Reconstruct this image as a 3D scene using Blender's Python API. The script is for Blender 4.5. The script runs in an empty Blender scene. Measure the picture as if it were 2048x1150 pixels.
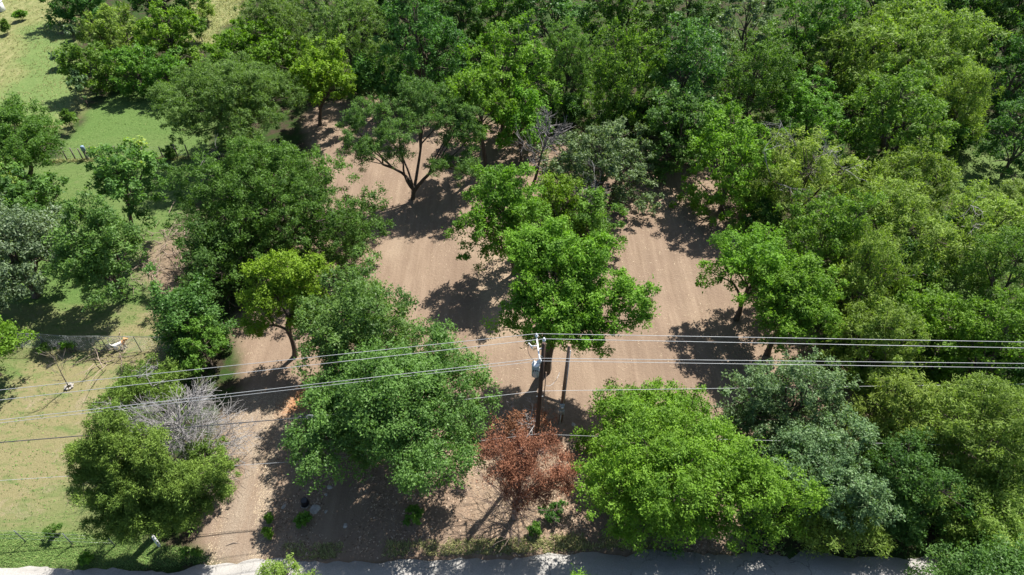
import bpy, math
import numpy as np
from mathutils import Vector

# ------------------------------------------------------------------ camera, sky, sun, exposure
scene = bpy.context.scene
C = scene.collection
PITCH, CAMH, F = 43.0, 36.0, 1366.0            # degrees below the horizon, metres, focal length in photo pixels
cam = bpy.data.cameras.new('camera'); camo = bpy.data.objects.new('camera', cam); C.objects.link(camo)
cam.sensor_width = 36.0; cam.lens = 36.0 * F / 2048.0; cam.clip_start = 0.5; cam.clip_end = 6000
camo.location = (0, 0, CAMH); camo.rotation_euler = (math.radians(90 - PITCH), 0, 0)
scene.camera = camo

SUN_EL = math.radians(55.0)
SUN_AZ = math.atan2(0.58, 0.81)                # from +Y towards +X
world = bpy.data.worlds.new('World'); scene.world = world; world.use_nodes = True
wn = world.node_tree; bg = wn.nodes['Background']
sky = wn.nodes.new('ShaderNodeTexSky'); sky.sky_type = 'NISHITA'; sky.sun_disc = False
sky.sun_elevation = SUN_EL; sky.sun_rotation = SUN_AZ
wn.links.new(sky.outputs[0], bg.inputs[0]); bg.inputs[1].default_value = 0.066
sun = bpy.data.lights.new('sun', 'SUN'); sun.energy = 4.6; sun.angle = math.radians(0.55); sun.color = (1.0, 0.955, 0.88)
suno = bpy.data.objects.new('sun', sun); C.objects.link(suno)
sd = Vector((math.sin(SUN_AZ) * math.cos(SUN_EL), math.cos(SUN_AZ) * math.cos(SUN_EL), math.sin(SUN_EL)))
suno.rotation_euler = sd.to_track_quat('Z', 'Y').to_euler(); suno.location = sd * 200
vs = scene.view_settings; vs.view_transform = 'Standard'; vs.look = 'None'; vs.exposure = 1.34; vs.gamma = 1.0
vs.use_curve_mapping = False
scene.cycles.max_bounces = 8; scene.cycles.transmission_bounces = 4; scene.cycles.diffuse_bounces = 4

# ------------------------------------------------------------------ where a photo pixel meets the place
SP, CP = math.sin(math.radians(PITCH)), math.cos(math.radians(PITCH))
def ray(px, py):
    u = (px - 1024) / F; v = (575 - py) / F
    return np.array([u, CP + v * SP, -SP + v * CP])
def at(px, py, z=0.0):
    d = ray(px, py); t = (z - CAMH) / d[2]
    return np.array([d[0] * t, d[1] * t, z])
def at_y(px, py, Y):
    d = ray(px, py); t = Y / d[1]
    return np.array([d[0] * t, Y, CAMH + d[2] * t])
def depth_of(p): return p[1] * CP + (CAMH - p[2]) * SP

# ------------------------------------------------------------------ mesh helpers
def mesh_fast(name, verts, faces, mats, tint=None, matidx=None, smooth=False):
    """verts (n,3), faces (m,k) all with k corners"""
    me = bpy.data.meshes.new(name); n = len(verts); m, k = faces.shape
    me.vertices.add(n); me.vertices.foreach_set('co', np.ascontiguousarray(verts, dtype=np.float32).ravel())
    me.loops.add(m * k); me.loops.foreach_set('vertex_index', np.ascontiguousarray(faces, dtype=np.int32).ravel())
    me.polygons.add(m); me.polygons.foreach_set('loop_start', np.arange(0, m * k, k, dtype=np.int32))
    if matidx is not None: me.polygons.foreach_set('material_index', np.asarray(matidx, dtype=np.int32))
    if smooth: me.polygons.foreach_set('use_smooth', np.ones(m, dtype=bool))
    if tint is not None:
        for key, val in tint.items():
            a = me.attributes.new(key, 'FLOAT', 'POINT'); a.data.foreach_set('value', np.asarray(val, dtype=np.float32))
    me.update(calc_edges=True)
    for x in (mats if isinstance(mats, (list, tuple)) else [mats]): me.materials.append(x)
    return me
def link(name, me, parent=None, loc=None):
    o = bpy.data.objects.new(name, me); C.objects.link(o)
    if parent is not None: o.parent = parent
    if loc is not None: o.location = loc
    return o
def tag(o, label=None, cat=None, group=None, kind=None):
    if label: o['label'] = label
    if cat: o['category'] = cat
    if group: o['group'] = group
    if kind: o['kind'] = kind
    return o
def thing(name, loc, label, cat, group=None):
    o = bpy.data.objects.new(name, None); C.objects.link(o); o.location = loc; o.empty_display_size = 0.2
    return tag(o, label, cat, group)

def norm(v): return v / np.maximum(np.linalg.norm(v, axis=-1, keepdims=True), 1e-9)
def tubes(segs, sides=5, caps=False):
    """segs (n,8): p0,p1,r0,r1 -> verts, quad faces"""
    s = np.asarray(segs, dtype=float).reshape(-1, 8); n = len(s)
    p0, p1, r0, r1 = s[:, 0:3], s[:, 3:6], s[:, 6], s[:, 7]
    d = norm(p1 - p0); a = np.where(np.abs(d[:, 2:3]) < 0.9, np.array([[0, 0, 1.0]]), np.array([[1.0, 0, 0]]))
    u = norm(np.cross(d, a)); w = np.cross(d, u)
    ang = np.arange(sides) * 2 * math.pi / sides
    ring = u[:, None, :] * np.cos(ang)[None, :, None] + w[:, None, :] * np.sin(ang)[None, :, None]
    v = np.concatenate([p0[:, None] + ring * r0[:, None, None], p1[:, None] + ring * r1[:, None, None]], axis=1)
    i = np.arange(sides); j = (i + 1) % sides
    f = np.stack([i, j, j + sides, i + sides], axis=1)[None] + (np.arange(n) * 2 * sides)[:, None, None]
    return v.reshape(-1, 3), f.reshape(-1, 4)
def path_segs(pts, radii):
    pts = np.asarray(pts, dtype=float); radii = np.asarray(radii, dtype=float)
    return np.concatenate([pts[:-1], pts[1:], radii[:-1, None], radii[1:, None]], axis=1)
def bez(a, b, c, n=6):
    t = np.linspace(0, 1, n)[:, None]
    return (1 - t) ** 2 * a + 2 * t * (1 - t) * b + t ** 2 * c
class MB:
    """collects shaped pieces into ONE mesh (mixed polygon sizes)"""
    def __init__(self): self.v = []; self.f = []; self.m = []
    def add(self, v, f, mi=0):
        o = len(self.v); self.v += [tuple(map(float, q)) for q in v]
        self.f += [tuple(int(i) + o for i in q) for q in f]; self.m += [mi] * len(f)
    def tube(self, pts, radii, sides=8, mi=0):
        pts = np.asarray(pts, float)
        if np.isscalar(radii): radii = [radii] * len(pts)
        n = len(pts); vs_ = []
        for i in range(n):
            d = pts[min(i + 1, n - 1)] - pts[max(i - 1, 0)]; d = d / (np.linalg.norm(d) + 1e-9)
            a = np.array([0, 0, 1.0]) if abs(d[2]) < 0.9 else np.array([1.0, 0, 0])
            u = np.cross(d, a); u /= np.linalg.norm(u); w = np.cross(d, u)
            for k in range(sides):
                t = 2 * math.pi * k / sides; vs_.append(pts[i] + (u * math.cos(t) + w * math.sin(t)) * radii[i])
        f = [(i * sides + k, i * sides + (k + 1) % sides, (i + 1) * sides + (k + 1) % sides, (i + 1) * sides + k)
             for i in range(n - 1) for k in range(sides)]
        f.append(tuple(range(sides - 1, -1, -1))); f.append(tuple((n - 1) * sides + k for k in range(sides)))
        self.add(vs_, f, mi); return self
    def box(self, c, s, mi=0, rz=0.0, bev=0.0, taper=1.0):
        x, y, z = np.array(s, float) / 2; b = min(bev, x * .6, y * .6, z * .6)
        lv = []
        for zz, ins, tp in ((-z, b, 1.0), (-z + b, 0, 1.0), (z - b, 0, taper), (z, b, taper)):
            X, Y = (x - ins) * tp, (y - ins) * tp; bb = max(b, 1e-4)
            ring = [(-X + bb, -Y), (X - bb, -Y), (X, -Y + bb), (X, Y - bb), (X - bb, Y), (-X + bb, Y), (-X, Y - bb), (-X, -Y + bb)]
            lv += [(p[0], p[1], zz) for p in ring]
        cr, sr = math.cos(rz), math.sin(rz)
        v = [(c[0] + p[0] * cr - p[1] * sr, c[1] + p[0] * sr + p[1] * cr, c[2] + p[2]) for p in lv]
        f = [(i * 8 + k, i * 8 + (k + 1) % 8, i * 8 + 8 + (k + 1) % 8, i * 8 + 8 + k) for i in range(3) for k in range(8)]
        f.append(tuple(range(7, -1, -1))); f.append(tuple(range(24, 32)))
        self.add(v, f, mi); return self
    def build(self, name, mats, parent=None, loc=None, smooth=True):
        me = bpy.data.meshes.new(name); me.from_pydata(self.v, [], self.f)
        for x in (mats if isinstance(mats, (list, tuple)) else [mats]): me.materials.append(x)
        me.polygons.foreach_set('material_index', self.m)
        if smooth:
            me.polygons.foreach_set('use_smooth', [len(p) == 4 for p in self.f])
        me.update(); return link(name, me, parent, loc)

# lattice value noise for layout (not for shading)
_tab = np.random.default_rng(5).random((256, 256))
def vnoise(x, y, s):
    x = np.asarray(x, float) / s + 1000.3; y = np.asarray(y, float) / s + 1000.7
    xi = np.floor(x).astype(int); yi = np.floor(y).astype(int); fx = x - xi; fy = y - yi
    fx = fx * fx * (3 - 2 * fx); fy = fy * fy * (3 - 2 * fy)
    g = lambda i, j: _tab[i % 256, j % 256]
    return (g(xi, yi) * (1 - fx) + g(xi + 1, yi) * fx) * (1 - fy) + (g(xi, yi + 1) * (1 - fx) + g(xi + 1, yi + 1) * fx) * fy
def sstep(a, b, x):
    t = np.clip((x - a) / (b - a), 0, 1); return t * t * (3 - 2 * t)

# ------------------------------------------------------------------ materials
def new_mat(name):
    m = bpy.data.materials.new(name); m.use_nodes = True
    nt = m.node_tree; p = nt.nodes['Principled BSDF']; return m, nt, p
def N(nt, typ, **kw):
    n = nt.nodes.new(typ)
    for k, v in kw.items(): setattr(n, k, v)
    return n
def ramp(nt, fac, stops, interp='LINEAR'):
    r = N(nt, 'ShaderNodeValToRGB'); r.color_ramp.interpolation = interp
    el = r.color_ramp.elements
    while len(el) < len(stops): el.new(0.5)
    for e, (p, c) in zip(el, stops):
        e.position = p; e.color = (c[0], c[1], c[2], 1) if not np.isscalar(c) else (c, c, c, 1)
    nt.links.new(fac, r.inputs[0]); return r.outputs[0]
def noise(nt, vec, scale, detail=4, rough=0.6, dist=0.0):
    n = N(nt, 'ShaderNodeTexNoise'); n.inputs['Scale'].default_value = scale; n.inputs['Detail'].default_value = detail
    n.inputs['Roughness'].default_value = rough; n.inputs['Distortion'].default_value = dist
    if vec is not None: nt.links.new(vec, n.inputs['Vector'])
    return n.outputs['Fac']
def mapping(nt, vec, scale, rot=(0, 0, 0)):
    mp = N(nt, 'ShaderNodeMapping'); mp.inputs['Scale'].default_value = scale; mp.inputs['Rotation'].default_value = rot
    nt.links.new(vec, mp.inputs['Vector']); return mp.outputs[0]
def mix(nt, fac, a, b, blend='MIX'):
    m = N(nt, 'ShaderNodeMix', data_type='RGBA', blend_type=blend)
    for sock, val in ((m.inputs[0], fac), (m.inputs[6], a), (m.inputs[7], b)):
        if hasattr(val, 'is_output'): nt.links.new(val, sock)
        elif np.isscalar(val): sock.default_value = val
        else: sock.default_value = (val[0], val[1], val[2], 1)
    return m.outputs[2]
def mth(nt, op, a, b=None):
    m = N(nt, 'ShaderNodeMath', operation=op)
    for sock, val in zip(m.inputs, (a, b)):
        if val is None: continue
        if hasattr(val, 'is_output'): nt.links.new(val, sock)
        else: sock.default_value = val
    return m.outputs[0]
def attr(nt, name):
    a = N(nt, 'ShaderNodeAttribute'); a.attribute_name = name; return a.outputs['Fac']
def bump(nt, p, h, strength, dist):
    b = N(nt, 'ShaderNodeBump'); b.inputs['Strength'].default_value = strength; b.inputs['Distance'].default_value = dist
    nt.links.new(h, b.inputs['Height']); nt.links.new(b.outputs[0], p.inputs['Normal'])

def leaf_mat(name, dark, light, accent=None, trans=0.42, rough=0.6, spec=0.22, warm=(1.1, 1.2, 0.45)):
    m, nt, p = new_mat(name)
    t = attr(nt, 'tint')
    col = ramp(nt, t, [(0.0, dark), (0.62, light), (0.86, tuple(c * 1.25 for c in light)), (1.0, accent or tuple(c * 1.45 for c in light))])
    oi = N(nt, 'ShaderNodeObjectInfo')
    hs = N(nt, 'ShaderNodeHueSaturation')
    mr = N(nt, 'ShaderNodeMapRange'); nt.links.new(oi.outputs['Random'], mr.inputs[0])
    mr.inputs[3].default_value = 0.488; mr.inputs[4].default_value = 0.512
    nt.links.new(mr.outputs[0], hs.inputs['Hue'])
    mv = N(nt, 'ShaderNodeMapRange'); nt.links.new(mth(nt, 'FRACT', mth(nt, 'MULTIPLY', oi.outputs['Random'], 7.31)), mv.inputs[0])
    mv.inputs[3].default_value = 0.9; mv.inputs[4].default_value = 1.14
    nt.links.new(mv.outputs[0], hs.inputs['Value']); nt.links.new(col, hs.inputs['Color'])
    nt.links.new(hs.outputs[0], p.inputs['Base Color'])
    p.inputs['Roughness'].default_value = rough; p.inputs['Specular IOR Level'].default_value = spec
    tr = N(nt, 'ShaderNodeBsdfTranslucent')
    nt.links.new(mix(nt, 1.0, hs.outputs[0], warm, 'MULTIPLY'), tr.inputs[0])
    ms = N(nt, 'ShaderNodeMixShader'); ms.inputs[0].default_value = trans
    nt.links.new(p.outputs[0], ms.inputs[1]); nt.links.new(tr.outputs[0], ms.inputs[2])
    nt.links.new(ms.outputs[0], nt.nodes['Material Output'].inputs[0])
    return m
def plain_mat(name, c1, c2, scale=6.0, rough=0.7, metal=0.0, spec=0.4, bumpd=0.0, stretch=(1, 1, 1)):
    m, nt, p = new_mat(name)
    tc = N(nt, 'ShaderNodeTexCoord'); v = mapping(nt, tc.outputs['Object'], stretch)
    f = noise(nt, v, scale, 5, 0.65)
    nt.links.new(ramp(nt, f, [(0.3, c1), (0.7, c2)]), p.inputs['Base Color'])
    p.inputs['Roughness'].default_value = rough; p.inputs['Metallic'].default_value = metal
    p.inputs['Specular IOR Level'].default_value = spec
    if bumpd: bump(nt, p, f, 0.7, bumpd)
    return m

LEAF = {
 'lime':    leaf_mat('leaf_lime',   (.044, .118, .014), (.148, .285, .028), (.25, .37, .05)),
 'gold':    leaf_mat('leaf_gold',   (.055, .125, .010), (.165, .285, .022), (.28, .37, .03)),
 'mid':     leaf_mat('leaf_mid',    (.038, .102, .016), (.130, .250, .036)),
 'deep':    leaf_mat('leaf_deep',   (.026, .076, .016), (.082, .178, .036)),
 'olive':   leaf_mat('leaf_olive',  (.036, .088, .016), (.112, .205, .034)),
 'fine':    leaf_mat('leaf_fine',   (.044, .098, .024), (.140, .238, .058)),
 'blue':    leaf_mat('leaf_blue',   (.034, .096, .022), (.122, .232, .054), rough=.5),
 'silver':  leaf_mat('leaf_silver', (.052, .100, .046), (.160, .235, .122), (.28, .35, .22), trans=.32, rough=.5, spec=.3),
 'greygreen': leaf_mat('leaf_greygreen', (.046, .094, .036), (.150, .232, .096), (.28, .36, .19), trans=.34, rough=.52),
 'feather': leaf_mat('leaf_feather', (.062, .122, .018), (.205, .300, .055), (.33, .39, .10)),
 'yellowtip': leaf_mat('leaf_yellowtip', (.030, .088, .022), (.105, .205, .044), (.28, .35, .07)),
 'juniper': leaf_mat('leaf_juniper', (.036, .078, .012), (.145, .215, .034), (.27, .32, .07), trans=.25, rough=.65),
 'rust':    leaf_mat('leaf_rust',   (.090, .042, .024), (.265, .122, .072), (.38, .24, .16), trans=.2, rough=.8, spec=.1, warm=(1.2, .8, .6)),
}
M_BARK = plain_mat('bark', (.045, .034, .026), (.125, .098, .075), 9, .9, bumpd=.03, stretch=(1, 1, .25))
M_BARK_PALE = plain_mat('bark_pale', (.10, .085, .07), (.22, .19, .16), 9, .9, bumpd=.02, stretch=(1, 1, .25))
M_DEAD = plain_mat('dead_wood', (.15, .14, .135), (.37, .355, .35), 3, .85)
M_DEADGREY = plain_mat('dead_wood_grey', (.11, .10, .095), (.24, .225, .22), 5, .85)
M_DEADRED = plain_mat('dead_twig_brown', (.16, .11, .09), (.30, .22, .19), 5, .85)
M_POLE = plain_mat('creosote_pole', (.032, .018, .013), (.080, .044, .031), 7, .75, bumpd=.01, stretch=(4, 4, .3))
M_POLE2 = plain_mat('weathered_pole', (.15, .095, .065), (.27, .185, .13), 7, .8, bumpd=.01, stretch=(4, 4, .3))
M_GALV = plain_mat('galvanised_steel', (.34, .36, .38), (.52, .54, .56), 8, .42, .55)
M_WIRE = plain_mat('aluminium_conductor', (.26, .27, .28), (.40, .41, .42), 1.2, .5, .25)
M_CABLE = plain_mat('black_cable', (.035, .036, .04), (.07, .07, .075), 3, .5)
M_GREYCABLE = plain_mat('grey_cable', (.30, .31, .32), (.42, .43, .44), 3, .5)
M_FENCEPOST = plain_mat('fence_steel', (.10, .115, .11), (.20, .215, .21), 8, .5, .3)
M_WHITE = plain_mat('white_paint', (.52, .53, .54), (.70, .70, .70), 6, .4)
M_TANK = plain_mat('transformer_paint', (.24, .27, .30), (.38, .41, .44), 5, .3, .2)
M_PORC = plain_mat('porcelain', (.45, .48, .52), (.62, .65, .68), 5, .25)
M_BLACK = plain_mat('black_plastic', (.008, .009, .011), (.020, .022, .026), 6, .35)
M_STONE = plain_mat('pale_stone', (.22, .20, .18), (.42, .39, .35), 6, .9, bumpd=.02)
M_BLUE = plain_mat('blue_plastic', (.10, .16, .24), (.20, .28, .36), 6, .6)
M_WOODPOST = plain_mat('old_wood_post', (.10, .085, .07), (.22, .19, .165), 8, .9, stretch=(3, 3, .3))
M_STICK = plain_mat('dry_stick', (.16, .12, .09), (.34, .27, .21), 6, .9)

# ------------------------------------------------------------------ the ground
def poly_px(pts): return np.array([at(x, y)[:2] for x, y in pts])
def sdist(P, poly):
    """signed distance (inside positive) of points (n,2) to a polygon"""
    d = np.full(len(P), 1e9); ins = np.zeros(len(P), bool); n = len(poly)
    for i in range(n):
        a, b = poly[i], poly[(i + 1) % n]; e = b - a; w = P - a
        t = np.clip((w @ e) / (e @ e + 1e-12), 0, 1); d = np.minimum(d, np.linalg.norm(w - t[:, None] * e, axis=1))
        c = (a[1] > P[:, 1]) != (b[1] > P[:, 1])
        with np.errstate(divide='ignore', invalid='ignore'):
            xi = (b[0] - a[0]) * (P[:, 1] - a[1]) / (b[1] - a[1]) + a[0]
        ins ^= c & (P[:, 0] < xi)
    return np.where(ins, d, -d)
DIRT = poly_px([(590, 250), (650, 205), (760, 190), (900, 215), (985, 240), (1080, 270), (1300, 285), (1420, 330), (1480, 420), (1560, 470),
                (1600, 640), (1720, 700), (1760, 760), (1700, 900), (1560, 1010), (1480, 1118), (1000, 1130), (560, 1145), (430, 1140), (380, 1105), (430, 900),
                (470, 760), (455, 640), (560, 520), (640, 400), (620, 300)])
DRIVE = poly_px([(455, 800), (520, 770), (620, 800), (610, 850), (560, 900), (545, 980), (535, 1060), (520, 1145), (400, 1145), (425, 1060), (455, 960), (470, 880)])
LAWN = poly_px([(-400, 205), (-100, 330), (118, 330), (150, 270), (192, 215), (215, 190), (330, 178), (420, 215), (430, 300), (395, 400), (360, 470), (320, 520), (330, 640), (330, 720),
                (300, 760), (250, 830), (200, 960), (190, 1040), (330, 1090), (400, 1115), (330, 1150), (-500, 1150)])
MEADOW = poly_px([(-500, -80), (60, -90), (100, 0), (160, 40), (150, 110), (170, 190), (135, 260), (100, 260), (-350, 230)])
MEADOW2 = poly_px([(360, -30), (520, -40), (480, 40), (430, 70), (400, 110), (370, 80)])
GRASSR = poly_px([(1850, 300), (2150, 280), (2150, 420), (2000, 420), (1930, 380)])
GRASSR2 = poly_px([(1840, 520), (1960, 540), (1960, 640), (1880, 640)])
STRIP = poly_px([(285, 490), (365, 470), (375, 545), (345, 600), (300, 610), (275, 560)])
GREENMOW = poly_px([(40, 60), (80, 45), (155, 50), (150, 110), (150, 190), (110, 245), (-60, 245), (30, 160), (45, 110)])
ORANGE = poly_px([(552, 796), (620, 784), (640, 815), (575, 830)])
VERGE = poly_px([(-500, 1062), (60, 1066), (200, 1068), (400, 1100), (420, 1122), (280, 1140), (-500, 1145)])
PALE = poly_px([(930, 470), (1010, 500), (1060, 640), (1010, 700), (960, 690), (950, 560)])
PALE2 = poly_px([(900, 900), (1000, 900), (1110, 930), (1200, 900), (1180, 980), (1060, 1060), (930, 1010)])

gx = np.concatenate([[-2600, -1000, -420, -220, -140, -105], np.arange(-84, 84.01, .5), [105, 140, 220, 420, 1000, 2600]])
gy = np.concatenate([[-2600, -800, -200, -60, -20, 2], np.arange(8, 118.01, .5), [135, 170, 260, 500, 1100, 2600]])
X, Y = np.meshgrid(gx, gy); P = np.stack([X.ravel(), Y.ravel()], axis=1)
wob = (vnoise(P[:, 0], P[:, 1], 3.1) - .5) * 2.6 + (vnoise(P[:, 0], P[:, 1], .9) - .5) * 1.1
def mask(poly, soft=.5, w=1.0): return sstep(-soft, soft, sdist(P, poly) + wob * w)
w_dirt = mask(DIRT, .6, .5); w_drive = mask(DRIVE, .7, .4); w_lawn = mask(LAWN, .6, .6)
w_dirt = np.maximum(w_dirt, .85 * mask(STRIP, .7, .6))
w_mead = np.maximum(mask(MEADOW, .8), mask(MEADOW2, .8)); w_mow = mask(GREENMOW, 1.2, .8)
w_lawn = np.maximum(w_lawn, np.maximum(mask(GRASSR, 1.0), mask(GRASSR2, .8)))
w_or = mask(ORANGE, .5); w_verge = mask(VERGE, .5, .4); w_pale = np.maximum(mask(PALE, 1.0, .6), mask(PALE2, .9, .6))
near = (np.abs(P[:, 0]) < 85) & (P[:, 1] > 7) & (P[:, 1] < 118)
Z = (vnoise(P[:, 0], P[:, 1], 6) - .5) * .16 + (vnoise(P[:, 0], P[:, 1], 1.3) - .5) * .07
rx = P[:, 0] * .985 + P[:, 1] * .17
Z += w_dirt * (.007 * np.sin(rx * 2.1 + 5.0 * vnoise(P[:, 0], P[:, 1], 11)) * vnoise(P[:, 0] * 3, P[:, 1] * .5, 2.0)
               + (vnoise(rx, P[:, 1] * .12, 1.4) - .5) * .022)
Z += (1 - w_dirt) * (1 - w_lawn) * (1 - w_drive) * (vnoise(P[:, 0], P[:, 1], .8) - .5) * .12
Z = np.where(near, Z, 0)

g, nt, p = new_mat('ground_surface')
geo = N(nt, 'ShaderNodeNewGeometry'); pos = geo.outputs['Position']
n_big = noise(nt, pos, .12, 5); n_mid = noise(nt, pos, .7, 6, .65); n_fine = noise(nt, pos, 4.5, 6, .7); n_vf = noise(nt, pos, 16, 3, .7)
rot = mapping(nt, pos, (1.6, .10, 1), (0, 0, math.radians(-9)))
streak = noise(nt, rot, 1.6, 6, .62); streak2 = noise(nt, mapping(nt, pos, (1.9, .13, 1), (0, 0, math.radians(-7))), 1.1, 5, .6)
# woodland floor: leaf litter with weeds
lit = ramp(nt, n_fine, [(.25, (.035, .030, .018)), (.5, (.070, .058, .036)), (.75, (.13, .11, .07))])
lit = mix(nt, ramp(nt, n_mid, [(.42, 0.0), (.54, 1.0)]), lit, ramp(nt, n_vf, [(.3, (.028, .060, .012)), (.7, (.06, .11, .025))]))
# graded bare soil
dirt = ramp(nt, streak, [(.25, (.270, .196, .142)), (.5, (.345, .258, .190)), (.78, (.420, .322, .240))])
dirt = mix(nt, ramp(nt, streak2, [(.46, 0.0), (.78, .5)]), dirt, (.275, .200, .146))
dirt = mix(nt, mth(nt, 'MULTIPLY', ramp(nt, n_vf, [(.58, 0.0), (.72, .8)]), ramp(nt, streak, [(.48, 0.05), (.64, .9)])), dirt, (.50, .41, .30))
dirt = mix(nt, mth(nt, 'MULTIPLY', attr(nt, 'w_pale'), ramp(nt, n_fine, [(.3, .35), (.6, 1.0)])), dirt, ramp(nt, n_vf, [(.3, (.33, .245, .175)), (.7, (.60, .48, .34))]))
dirt = mix(nt, mth(nt, 'MULTIPLY', ramp(nt, n_mid, [(.62, 0.0), (.72, .8)]), ramp(nt, n_fine, [(.5, 0.0), (.62, 1.0)])), dirt, (.13, .16, .06))
dirt = mix(nt, ramp(nt, noise(nt, pos, .33, 4), [(.42, 0.0), (.7, .55)]), dirt, (.29, .212, .158))
dirt = mix(nt, attr(nt, 'w_or'), dirt, ramp(nt, n_fine, [(.3, (.42, .20, .095)), (.7, (.52, .29, .16))]))
# gravelly drive
drv = ramp(nt, n_vf, [(.28, (.26, .205, .155)), (.5, (.38, .31, .24)), (.72, (.52, .44, .35))])
drv = mix(nt, ramp(nt, noise(nt, mapping(nt, pos, (1.2, .18, 1)), 1.3, 4), [(.42, 0.0), (.68, .7)]), drv, (.30, .215, .155))
# mown grass with dry patches
gr = ramp(nt, n_fine, [(.25, (.095, .175, .045)), (.5, (.142, .245, .066)), (.75, (.205, .305, .098))])
dry = ramp(nt, n_vf, [(.3, (.27, .245, .115)), (.7, (.42, .365, .215))])
swirl = noise(nt, mapping(nt, pos, (.55, 1.5, 1), (0, 0, .35)), .9, 6, .68, .6)
drymask = mth(nt, 'MULTIPLY', ramp(nt, swirl, [(.28, 0.0), (.54, .95)]), attr(nt, 'w_dry'))
lawn = mix(nt, drymask, gr, dry)
bare = mth(nt, 'MULTIPLY', ramp(nt, noise(nt, pos, .42, 6, .7, .4), [(.56, 0.0), (.66, .85)]), attr(nt, 'w_dry'))
lawn = mix(nt, bare, lawn, ramp(nt, n_vf, [(.3, (.34, .27, .175)), (.7, (.52, .44, .32))]))
lawn = mix(nt, mth(nt, 'MULTIPLY', attr(nt, 'w_verge'), .8), lawn, ramp(nt, n_fine, [(.25, (.130, .215, .055)), (.7, (.23, .33, .10))]))
# tall dry meadow
me_ = ramp(nt, noise(nt, mapping(nt, pos, (1.4, .5, 1), (0, 0, .4)), 1.1, 6, .72), [(.25, (.165, .215, .070)), (.50, (.265, .285, .115)), (.76, (.43, .40, .21))])
me_ = mix(nt, attr(nt, 'w_mow'), me_, ramp(nt, n_fine, [(.25, (.115, .195, .050)), (.5, (.175, .262, .082)), (.75, (.25, .32, .12))]))
dirt = mix(nt, mth(nt, 'MULTIPLY', attr(nt, 'w_track'), .5), dirt, (.205, .145, .108))
drv = mix(nt, mth(nt, 'MULTIPLY', attr(nt, 'w_track'), .5), drv, (.27, .20, .15))
broad = noise(nt, mapping(nt, pos, (1.0, .35, 1), (0, 0, math.radians(-9))), .22, 5, .6)
dirt = mix(nt, ramp(nt, broad, [(.35, .45), (.5, 0.0)]), dirt, (.235, .168, .128))
dirt = mix(nt, ramp(nt, broad, [(.55, 0.0), (.70, .5)]), dirt, (.44, .35, .26))
col = mix(nt, attr(nt, 'w_mead'), lit, me_)
lawn = mix(nt, 1.0, lawn, (.84, .87, .82), 'MULTIPLY')
col = mix(nt, attr(nt, 'w_lawn'), col, lawn)
col = mix(nt, attr(nt, 'w_dirt'), col, dirt)
col = mix(nt, attr(nt, 'w_drive'), col, drv)
col = mix(nt, attr(nt, 'w_or'), col, ramp(nt, n_fine, [(.3, (.46, .22, .10)), (.7, (.56, .31, .17))]))
col = mix(nt, 1.0, col, (.60, .588, .572), 'MULTIPLY')
nt.links.new(col, p.inputs['Base Color']); p.inputs['Roughness'].default_value = .95; p.inputs['Specular IOR Level'].default_value = .12
hh = mth(nt, 'ADD', mth(nt, 'MULTIPLY', n_fine, 1.0), mth(nt, 'ADD', mth(nt, 'MULTIPLY', n_vf, .45), mth(nt, 'MULTIPLY', streak2, .25)))
bump(nt, p, hh, .7, .11)
M_GROUND = g
TRACKS = [[(700, 345), (790, 420), (850, 640), (860, 720)], [(905, 470), (925, 560), (930, 680)], [(948, 480), (952, 560), (950, 660)], [(1285, 430), (1300, 560), (1330, 780)], [(1335, 420), (1352, 560), (1390, 760)],
          [(1255, 640), (1300, 760), (1330, 870)], [(660, 300), (690, 330), (740, 360)], [(640, 320), (700, 300), (760, 300)], [(485, 800), (470, 950), (450, 1100)], [(545, 830), (520, 960), (505, 1100)]]
w_track = np.zeros(len(P))
for tr in TRACKS:
    q = np.array([at(x, y)[:2] for x, y in tr]); dd_ = np.full(len(P), 1e9)
    for a_, b_ in zip(q[:-1], q[1:]):
        e = b_ - a_; w = P - a_; t_ = np.clip((w @ e) / (e @ e), 0, 1); dd_ = np.minimum(dd_, np.linalg.norm(w - t_[:, None] * e, axis=1))
    w_track = np.maximum(w_track, np.exp(-((dd_ + (vnoise(P[:, 0], P[:, 1], 1.5) - .5) * .5) / .42) ** 2) * (.35 + .65 * vnoise(P[:, 0], P[:, 1], 3)))
w_dry = sstep(.28, .6, vnoise(P[:, 0], P[:, 1], 7)) * np.where(P[:, 1] < 37, .75, .12) + np.where(P[:, 1] < 37, .55, .04)
tint = dict(w_dirt=w_dirt, w_drive=w_drive, w_lawn=w_lawn, w_mead=w_mead, w_mow=w_mow, w_or=w_or, w_verge=w_verge, w_pale=w_pale, w_dry=w_dry, w_track=w_track)
nx, ny = len(gx), len(gy)
idx = np.arange(nx * ny).reshape(ny, nx)
quads = np.stack([idx[:-1, :-1], idx[:-1, 1:], idx[1:, 1:], idx[1:, :-1]], axis=-1).reshape(-1, 4)
V3 = np.column_stack([P, Z])
wd = np.stack([np.full(len(P), .5), w_mead, w_lawn * 1.01, w_dirt * 1.02, w_drive * 1.03], axis=1)
cls_v = np.where(w_drive > .5, 4, np.where(w_dirt > .5, 3, np.where(w_lawn > .5, 2, np.where(w_mead > .5, 1, 0))))
cls = cls_v[quads[:, 0]]
for k, nm in enumerate(('ground', 'meadow', 'lawn', 'dirt_lot', 'driveway')):
    q = quads[cls == k]; used, inv = np.unique(q.ravel(), return_inverse=True)
    o = link(nm, mesh_fast(nm, V3[used], inv.reshape(-1, 4), M_GROUND, {a: b[used] for a, b in tint.items()}, smooth=True))
    tag(o, kind='structure')
def gz(x, y):
    z = (vnoise(x, y, 6) - .5) * .16 + (vnoise(x, y, 1.3) - .5) * .07
    return float(z)

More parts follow.
